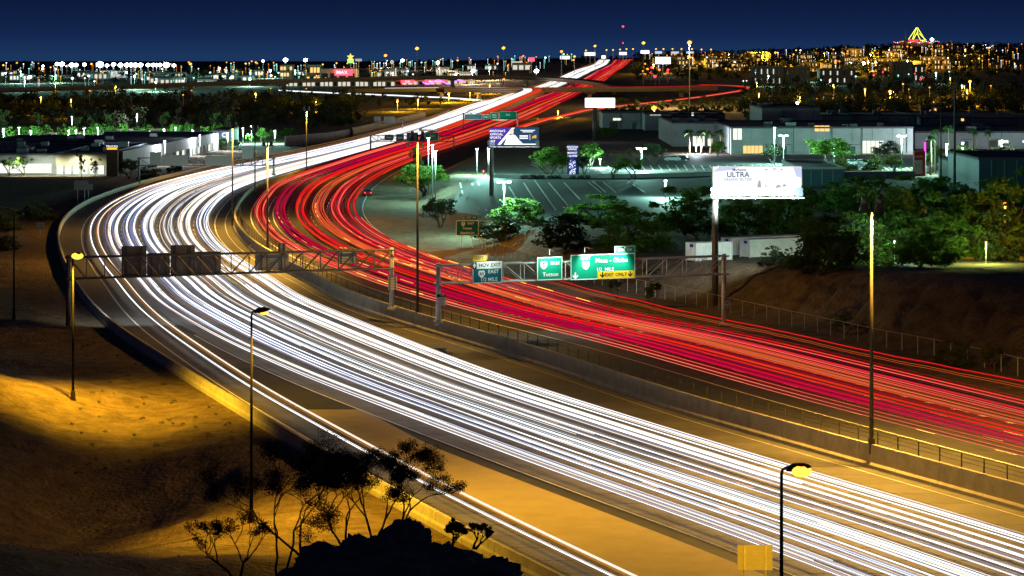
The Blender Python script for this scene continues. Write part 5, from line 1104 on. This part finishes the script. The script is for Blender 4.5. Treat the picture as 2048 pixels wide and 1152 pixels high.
for (px, py, Y, c_, r, lb) in [(834, 97, 2000, 'bulb_sodium', 1.0, 'tallest orange high mast lamp above the flyover left of centre'), (771, 111, 2100, 'bulb_sodium', .9, 'orange high mast lamp beside the round-logo sign'), (1007, 96, 2150, 'bulb_sodium', 1.0, 'orange high mast lamp in the middle of the skyline'), (1123, 103, 2250, 'bulb_sodium', .85, 'orange high mast lamp left of the far white streaks'), (1149, 113, 2400, 'bulb_sodium', .8, 'lower orange lamp right beside the white streaks'), (1190, 92, 2500, 'far_yellow', .9, 'pale yellow high mast lamp above the far streaks'), (1287, 86, 2050, 'far_yellow', .95, 'pale high mast lamp right of the crest of the streaks'), (1379, 85, 1560, 'far_yellow', .95, 'pale high mast lamp above the sandy slope'), (381, 128, 2400, 'bulb_sodium', .9, 'orange lamp at the end of the white stadium row'), (183, 128, 2300, 'bulb_sodium', .7, 'orange lamp left within the white stadium row'), (1246, 53, 4000, 'far_red', 1.1, 'red beacon at the top of a distant mast'), (1246, 86, 4000, 'far_red', .7, 'lower red beacon on the distant mast'),
    (898, 186, 1700, 'bulb_sodium', .6, 'orange lamp right of centre under the level flyover'), (940, 179, 1750, 'bulb_sodium', .6, 'orange lamp nearest the climbing ramp'), (836, 199, 1560, 'far_orange', .5, 'small orange lamp before the dark trees'), (1008, 158, 2000, 'far_orange', .6, 'orange lamp above the left of the level flyover'), (979, 170, 1900, 'far_orange', .5, 'orange lamp just above the ramp bend'), (1308, 216, 1300, 'bulb_sodium', .95, 'glaring orange lamp above the small white-fronted building'), (1116, 222, 1350, 'far_orange', .35, 'small orange lamp beside the red branch'), (632, 200, 1500, 'far_orange', .45, 'orange lamp on a thin pole behind the grey wall'), (795, 200, 1500, 'far_orange', .45, 'orange lamp pole left of the sound wall'),
    (1518, 187, 1500, 'far_orange', .4, 'orange lamp right of the loop ramp'), (1780, 183, 1500, 'bulb_sodium', .7, 'starry orange lamp left of the tall floodlight mast'), (1730, 178, 1550, 'far_orange', .5, 'orange lamp post left of the starry one'), (1668, 175, 1600, 'far_yellow', .4, 'thin orange lamp post in the right street'), (1940, 163, 1600, 'bulb_sodium', .7, 'starry orange lamp right of the tall mast'), (1934, 180, 1500, 'far_orange', .5, 'orange lamp below the starry one at right'), (1806, 168, 1650, 'far_yellow', .4, 'faint orange lamp post near the dark blue trees'), (2010, 408, 395, 'far_orange', .22, 'small orange lamp deep in the right trees')]:
    far = fl(px, py, Y, c_, r, lb, None, {'bulb_sodium': 90000, 'far_orange': 40000}.get(c_, 0) if Y < 1999 and py > 150 and px != 2010 else {2010: 7000, 1379: 420000}.get(px, 0), (1, .72, .3) if px == 1379 else SOD)
fl(1595, 205, 1130, 'bulb_cool', .45, 'white starry lamp beside the lit street tree', None, 40000, LED); fl(1789, 509, 375, 'far_white', .09, 'tiny white light low in the bank bushes', None, 2500, LED); fl(1972, 500, 372, 'far_yellow', .12, 'yellow light glowing inside a bush at far right', None, 5000, (.8, 1, .2))
for i, (px, py) in enumerate([(1172, 101), (1213, 100), (1226, 100), (1240, 99), (1253, 98), (1266, 98), (1312, 98), (1327, 98), (1345, 98), (1363, 98), (1384, 98), (1403, 99), (1422, 99)]):
    fl(px, py, 3300, 'far_yellow', .75, nth(i)+' small orange street lamp from the left along the far crest', 'orange lamps along the far crest')
for i, (px, py, r) in enumerate([(114, 128, .9), (124, 128, 1.2), (143, 130, 1.2), (152, 130, 1.0), (169, 129, .9), (200, 129, 1.7), (214, 131, .9), (227, 129, 1.1), (241, 130, 1.2), (254, 130, 1.2), (262, 130, 1.2), (271, 130, 1.2), (281, 130, 1.2), (296, 130, 1.0), (306, 130, 1.0), (313, 130, 1.0), (320, 130, 1.0), (333, 130, 1.5), (348, 131, .9)]):
    fl(px, py, 2700, 'bulb_cool' if i % 3 else 'bulb_led', r*1.45, nth(i)+' white stadium floodlight from the left on the left skyline', 'stadium floodlights on the left skyline')
for (px, py, r, lb) in [(571, 120, 1.6, 'large white floodlight right of the left skyline row'), (611, 120, 1.4, 'second large white floodlight before the cinema'), (526, 122, .9, 'small white floodlight left of the two large ones'), (805, 121, 1.2, 'white floodlight right of the round-logo sign'), (876, 125, 1.2, 'bluish white floodlight right of the tallest orange mast'), (1073, 142, 1.4, 'white floodlight over the middle car park'), (946, 142, 1.2, 'bluish floodlight left of the middle car park'), (60, 154, 1.0, 'cyan white lamp at the left under the skyline'), (1600, 133, 1.2, 'pair of bluish lights in the right town, left one'), (1613, 132, 1.1, 'pair of bluish lights in the right town, right one'), (1700, 127, 1.0, 'white starry light in the right town'), (1727, 127, 1.3, 'bright white starry light in the right town'), (1864, 79, 1.2, 'bluish white light beside the yellow lit frame')]:
    fl(px, py, 2600 if py < 135 else 2250, 'bulb_cool', r, lb)
r_ = random.Random(99)
def scatter(n, x0, x1, Y0, Y1, cols, label, group, h=(6, 11), r=(.35, .75), lights=0, lcol=SOD, energy=60000):
    for i in range(n):
        Y = r_.uniform(Y0, Y1); px = r_.uniform(x0, x1); x = X(px, Y)
        if Y < 4100 and fWL(Y)-10 < x < fRR(Y)+10: continue
        far_lamp(label, x, Y, gzs(x, Y)+r_.uniform(*h), r_.choice(cols), r_.uniform(*r)*Y/2600, group, energy if lights and i % lights == 0 else 0, lcol)
scatter(48, -20, 640, 2050, 2900, ['far_white', 'far_cyan', 'far_white', 'far_yellow', 'bulb_led'], 'white street lamp among the lit lots under the left skyline', 'lamps under the left skyline', lights=4, lcol=LED, energy=120000)
scatter(18, -20, 640, 2300, 3600, ['far_orange', 'far_yellow'], 'orange street lamp among the left skyline trees', 'orange lamps on the left skyline')
scatter(38, 640, 1180, 2150, 3600, ['far_orange', 'far_yellow', 'far_white', 'far_cyan', 'far_yellow'], 'street lamp among the shops beyond the flyovers', 'lamps beyond the flyovers', lights=6, lcol=(1, .8, .5), energy=120000)
scatter(66, 1290, 1960, 2300, 3500, ['far_orange', 'far_orange', 'far_yellow', 'far_yellow', 'far_white'], 'orange lamp among the houses on the right hillside', 'orange lamps on the hillside', (4, 9), (.35, .8), 3, SOD, 120000)
scatter(16, 1650, 2060, 2600, 3700, ['far_white', 'far_yellow', 'far_orange', 'far_cyan'], 'small lamp high on the right hillside', 'small lamps high on the hillside', (4, 8), (.3, .55))
scatter(22, 1480, 1900, 2020, 2300, ['far_white', 'far_cyan', 'far_red', 'far_white', 'far_red'], 'white or red light in the town below the hillside', 'town lights below the hillside', (4, 9), (.4, .8), 5, LED, 26000)
scatter(10, 0, 640, 1200, 1800, ['far_orange', 'far_yellow'], 'lone orange lamp among the dark left trees', 'lone lamps in the left trees', (7, 12), (.35, .6), 2, SOD, 14000)
scatter(12, 1500, 2040, 1300, 1900, ['far_orange', 'far_yellow', 'far_white'], 'lone lamp among the dark right trees', 'lone lamps in the right trees', (7, 12), (.35, .6), 2, SOD, 14000)
scatter(8, 1270, 1345, 2000, 2300, ['far_red', 'far_red', 'far_orange'], 'red signal light right of the far freeway crest', 'red signal lights by the crest', (6, 12), (.7, 1.1))

def light_field(label, n, x0, x1, Y0, Y1, cols, r, h=(5, 10)):
    mbs = {c: MB() for c in set(cols)}; root = None
    for i in range(n):
        Y = r_.uniform(Y0, Y1); x = X(r_.uniform(x0, x1), Y)
        if Y < 4100 and fWL(Y)-10 < x < fRR(Y)+10: continue
        z = gzs(x, Y); zt = z+r_.uniform(*h); q = r_.uniform(*r)*Y/2600; m_ = mbs[r_.choice(cols)]; m_.tube((x, Y, z), (x, Y, zt), .08, n=3, cap=False); m_.blob((x, Y, zt), (q, q, q*.8), 0, 1)
    for c, m_ in mbs.items():
        o = m_.build('town_lights', c, root); o['kind'] = 'stuff'; root = root or tag(o, label, kind='stuff')
light_field('countless tiny lights of the town under the left skyline', 210, -20, 1150, 2200, 3500, ['far_white', 'far_yellow', 'far_cyan', 'far_orange'], (.3, .65))
light_field('countless tiny orange lights of the houses on the right hillside', 240, 1290, 2060, 2350, 3500, ['far_orange', 'far_yellow', 'far_yellow', 'far_white'], (.3, .65), (3, 8))
# ================================================================ FAR BUILDINGS AND SIGNS
def far_building(label, px0, px1, py0, Y, dpt, wall, wins, wm, group=None, rows_=1, wfrac=.7, face=None):
    x0, x1 = X(px0, Y), X(px1, Y); zt = HC-(py0-HZ)*Y/F; zb = min(gzs(x0, Y), gzs(x1, Y))-1; zt = max(zt, zb+4)
    t = thing('far_building', label, 'building', (x0, Y, zb), group)
    MB().box(((x0+x1)/2, Y+dpt/2, (zb+zt)/2), (x1-x0, dpt, zt-zb)).build('wall', wall, t); MB().box(((x0+x1)/2, Y+dpt/2, zt+.2), (x1-x0+.6, dpt+.6, .5)).build('roof', 'roof', t)
    for j in range(rows_):
        for i in range(wins):
            w = (x1-x0)/wins; h = (zt-zb-1)/rows_; MB().box((x0+w*(i+.5), Y-.1, zb+1+h*(j+.45)), (w*wfrac, .25, h*.55)).build('window', wm if (i*7+j*3+int(px0)) % 4 else 'glass', t)
    return t
rb = random.Random(5)
far_building('long bright shop front glowing under the flyover', 560, 790, 160, 2200, 40, 'wall_tan', 26, 'shop_white'); far_building('shop front with red and violet neon under the flyover', 792, 950, 160, 2210, 40, 'wall_tan', 14, 'shop_white')
cin = far_building('tan cinema block with a red sign above the flyover', 640, 712, 138, 2300, 40, 'wall_tan', 4, 'glass'); p_ = PY(687, 145, 2296)
MB().box(p_, (15, .4, 5)).build('sign_panel', 'far_red', cin); V, Fc = text_verts('IMAX'); MB().add([(p_[0]-1.5+v[0]*4, p_[1]-.6, p_[2]+v[1]*4) for v in V], Fc).build('lettering', 'poster_text', cin)
far_building('small lit office left of the cinema', 560, 585, 130, 2350, 20, 'wall_tan', 4, 'window_warm', None, 3); far_building('low lit cream building behind the two floodlights', 613, 640, 130, 2350, 20, 'wall_tan', 4, 'window_warm', None, 2)
for i, (px, w, m_) in enumerate([(815, 26, 'far_red'), (870, 40, 'far_red')]):
    t = thing('neon_sign', ['red neon sign over the left of the neon shop front', 'wide red neon sign over the middle of the neon shop front'][i], 'sign', PY(px, 160, 2204)); MB().box(PY(px, 163, 2204), (w*.4, .4, 2.4)).build('panel', m_, t)
    V, Fc = text_verts('Main Event' if i else 'Cafe'); MB().add([(PY(px, 163, 2204)[0]+v[0]*2.2, 2203.5, PY(px, 163, 2204)[2]+v[1]*2.2) for v in V], Fc).build('lettering', 'poster_text', t)
t = thing('neon_wave', 'violet neon wave beside the red neon sign', 'sign', PY(890, 165, 2203)); MB().path([PY(845+i*2.2, 164+4*math.sin(i*.33), 2203) for i in range(40)], [.45]*40, 5).build('tube', 'far_violet', t)
def lit_sign(label, px, py, w, h, Y, m, pole=True, ring=None, text=None):
    c = PY(px, py, Y); k = Y/F; t = thing('lit_sign', label, 'sign', (c[0], Y, gzs(c[0], Y))); MB().box(c, (w*k, .8, h*k)).build('panel', m, t)
    if pole: MB().tube((c[0], Y+.5, gzs(c[0], Y)), (c[0], Y+.5, c[2]), .5, n=6).build('post', 'galv', t)
    if ring: MB().path([c+np.array([math.cos(a)*w*k*.28, -.5, math.sin(a)*w*k*.28]) for a in np.linspace(0, 6.28, 18)], [.3]*18, 4).build('ring', ring, t)
    if text: V, Fc = text_verts(text); s_ = h*k*.8; MB().add([c+np.array([v[0]*s_, -.5, v[1]*s_]) for v in V], Fc).build('lettering', 'poster_ink', t)
    return t
ls = lit_sign('green lit sign with a yellow star on the left skyline', 701, 122, 12, 8, 2500, 'far_green'); cc = PY(701, 114, 2498)
MB().add([cc+np.array([math.cos(a)*r, -.2, math.sin(a)*r]) for k in range(10) for a, r in [(math.pi/2+k*math.pi/5, 3.4 if k % 2 == 0 else 1.5)]], [tuple(range(9, -1, -1))]).build('star', 'far_yellow', ls)
lit_sign('dim white board beside the green star sign', 717, 120, 13, 5, 2500, 'poster_grey'); lit_sign('dark square sign with a pale ring on a pole', 784, 124, 9, 9, 2400, 'roof', True, 'poster_text'); lit_sign('small red lit sign right of the middle orange mast', 1063, 119, 12, 8, 2500, 'far_red', True)
for (px, py, w, h, m_, lb) in [(1034, 127, 22, 8, 'shop_white', 'pale green white lit sign left of the red one'), (1130, 115, 20, 7, 'poster_white', 'white and yellow lit sign left of the far streaks'), (1180, 108, 22, 7, 'poster_text', 'pale lit sign above the far white streaks'), (1207, 114, 7, 5, 'screen_white', 'small bluish lit sign above the far white streaks'), (1246, 107, 15, 6, 'poster_text', 'white lit sign over the crest of the freeway'), (1290, 104, 16, 6, 'screen_white', 'blue white lit sign right of the crest'), (1317, 105, 14, 5, 'poster_cloud', 'dim bluish lit sign right of the crest'), (1350, 105, 15, 4, 'poster_cloud', 'thin violet lit sign in the crest lamp row'), (1380, 105, 15, 4, 'poster_cloud', 'thin bluish lit sign at the end of the crest row')]:
    lit_sign(lb, px, py, w, h, 3000, m_)
lit_sign('large overexposed white sign right of the far streaks', 1326, 121, 30, 13, 2300, 'screen_white')
for i, px in enumerate(sorted(rb.uniform(1340, 1900) for _ in range(30))):
    Y = rb.uniform(2350, 3350); x = X(px, Y); zt = gzs(x, Y)+rb.uniform(6, 10); py0 = HZ+F*(HC-zt)/Y; w = rb.uniform(16, 46)
    far_building(nth(i)+' tan apartment block from the left on the right hillside', px, px+w, py0, Y, 14, 'wall_tan', rb.randint(4, 9), 'window_warm', 'apartment blocks on the hillside', 2, .32)
for i, px in enumerate(sorted(rb.uniform(-20, 600) for _ in range(16))):
    Y = rb.uniform(2150, 2800); x = X(px, Y); zt = gzs(x, Y)+rb.uniform(5, 7); far_building(nth(i)+' low pale building from the left among the lit left lots', px, px+rb.uniform(20, 50), HZ+F*(HC-zt)/Y, Y, 20, 'wall_white', rb.randint(3, 7), rb.choice(['shop_white', 'window_white']), 'low buildings in the left lots', 1, .6)
for i, px in enumerate(sorted(rb.uniform(720, 1090) for _ in range(12))):
    Y = rb.uniform(2350, 3000); x = X(px, Y); zt = gzs(x, Y)+rb.uniform(5, 8); far_building(nth(i)+' low shop building from the left beyond the flyovers', px, px+rb.uniform(16, 40), HZ+F*(HC-zt)/Y, Y, 20, 'wall_white', rb.randint(3, 6), 'shop_white', 'shop buildings beyond the flyovers', 1, .7)
for i, (px, w, py) in enumerate([(1505, 60, 133), (1570, 50, 135), (1640, 70, 138), (1785, 40, 125), (1790, 60, 130)]):
    far_building(['pale low hall at the left of the right town', 'white low hall beside the pair of bluish lights', 'dim low hall left of the starry lights', 'domed-looking white hall right of the red lights', 'white hall in front of the right town trees'][i], px, px+w, py, 2100+i*12, 20, 'wall_brown', 5, 'glass' if i % 2 else 'shop_white', None, 2, .18)
for i, px in enumerate(sorted(rb.uniform(1500, 2000) for _ in range(14))):
    Y = rb.uniform(1350, 1800); x = X(px, Y); zt = gzs(x, Y)+5; far_building(nth(i)+' low house from the left among the right street trees', px, px+rb.uniform(20, 40), HZ+F*(HC-zt)/Y, Y, 12, 'wall_tan', 3, 'window_warm', 'houses among the right trees', 1, .3)
# hilltop restaurant frame outlined in yellow light
Yt = 3350.; t = thing('hilltop_landmark', 'yellow outlined peaked frame glowing on the right hilltop', 'landmark', PY(1833, 84, Yt)); emit('neon_yellow', (.85, .9, .05), 2.2); emit('neon_red', (1, .03, .04), 3)
for a, b in [((1833, 55), (1817, 79)), ((1835, 55), (1850, 80)), ((1832, 57), (1825, 79)), ((1836, 62), (1826, 80)), ((1834, 66), (1841, 81)), ((1838, 67), (1852, 80)), ((1833, 55), (1836, 66)), ((1841, 81), (1852, 80))]: MB().tube(PY(*a, Yt), PY(*b, Yt), .42, n=5).build('light_tube', 'neon_yellow', t)
MB().box(PY(1827, 80, Yt), (12, 1, 1.6)).build('red_strip', 'neon_red', t); zz = PY(1833, 82, Yt); MB().box((zz[0], Yt+6, zz[2]-4), (40, 10, 8)).build('podium', 'wall_grey', t)
for i in range(26): MB().box(PY(1788+i*3.6, 84+1.5*math.sin(i), Yt-1), (.9, .5, .8)).build('lamp', rb.choice(['far_yellow', 'far_white', 'far_red']), t)
zg = gzs(zz[0], Yt+6); MB().box((zz[0], Yt+6, (zg+zz[2]-8)/2), (50, 12, max(1, zz[2]-8-zg+2))).build('plinth', 'hill', t)
t = thing('lit_spire', 'thin orange lit spire left of the yellow frame', 'landmark', PY(1811, 84, Yt)); MB().tube(PY(1811, 80, Yt), PY(1811, 60, Yt), .8, .2, 6).build('shaft', 'wall_tan', t); MB().tube(PY(1811, 80, Yt), PY(1811, 66, Yt), .3, .3, 6).build('light_tube', 'far_orange', t); q_ = PY(1811, 80, Yt); MB().box((q_[0], Yt, (q_[2]+gzs(q_[0], Yt))/2), (3, 3, q_[2]-gzs(q_[0], Yt))).build('base', 'wall_grey', t)
t = thing('transmission_tower', 'lattice power pylon right of the yellow frame', 'pylon', G(1902, 112)); q_ = PY(1902, 78, 3000); zg = gzs(q_[0], 3000)
for s_ in (-1, 1): MB().tube((q_[0]+s_*3, 3000, zg), q_, .35, .2, 5).build('leg', 'galv', t)
for k_ in (6, 11): MB().box((q_[0], 3000, q_[2]-k_*.6-1), (9, .4, .4)).build('crossarm', 'galv', t)
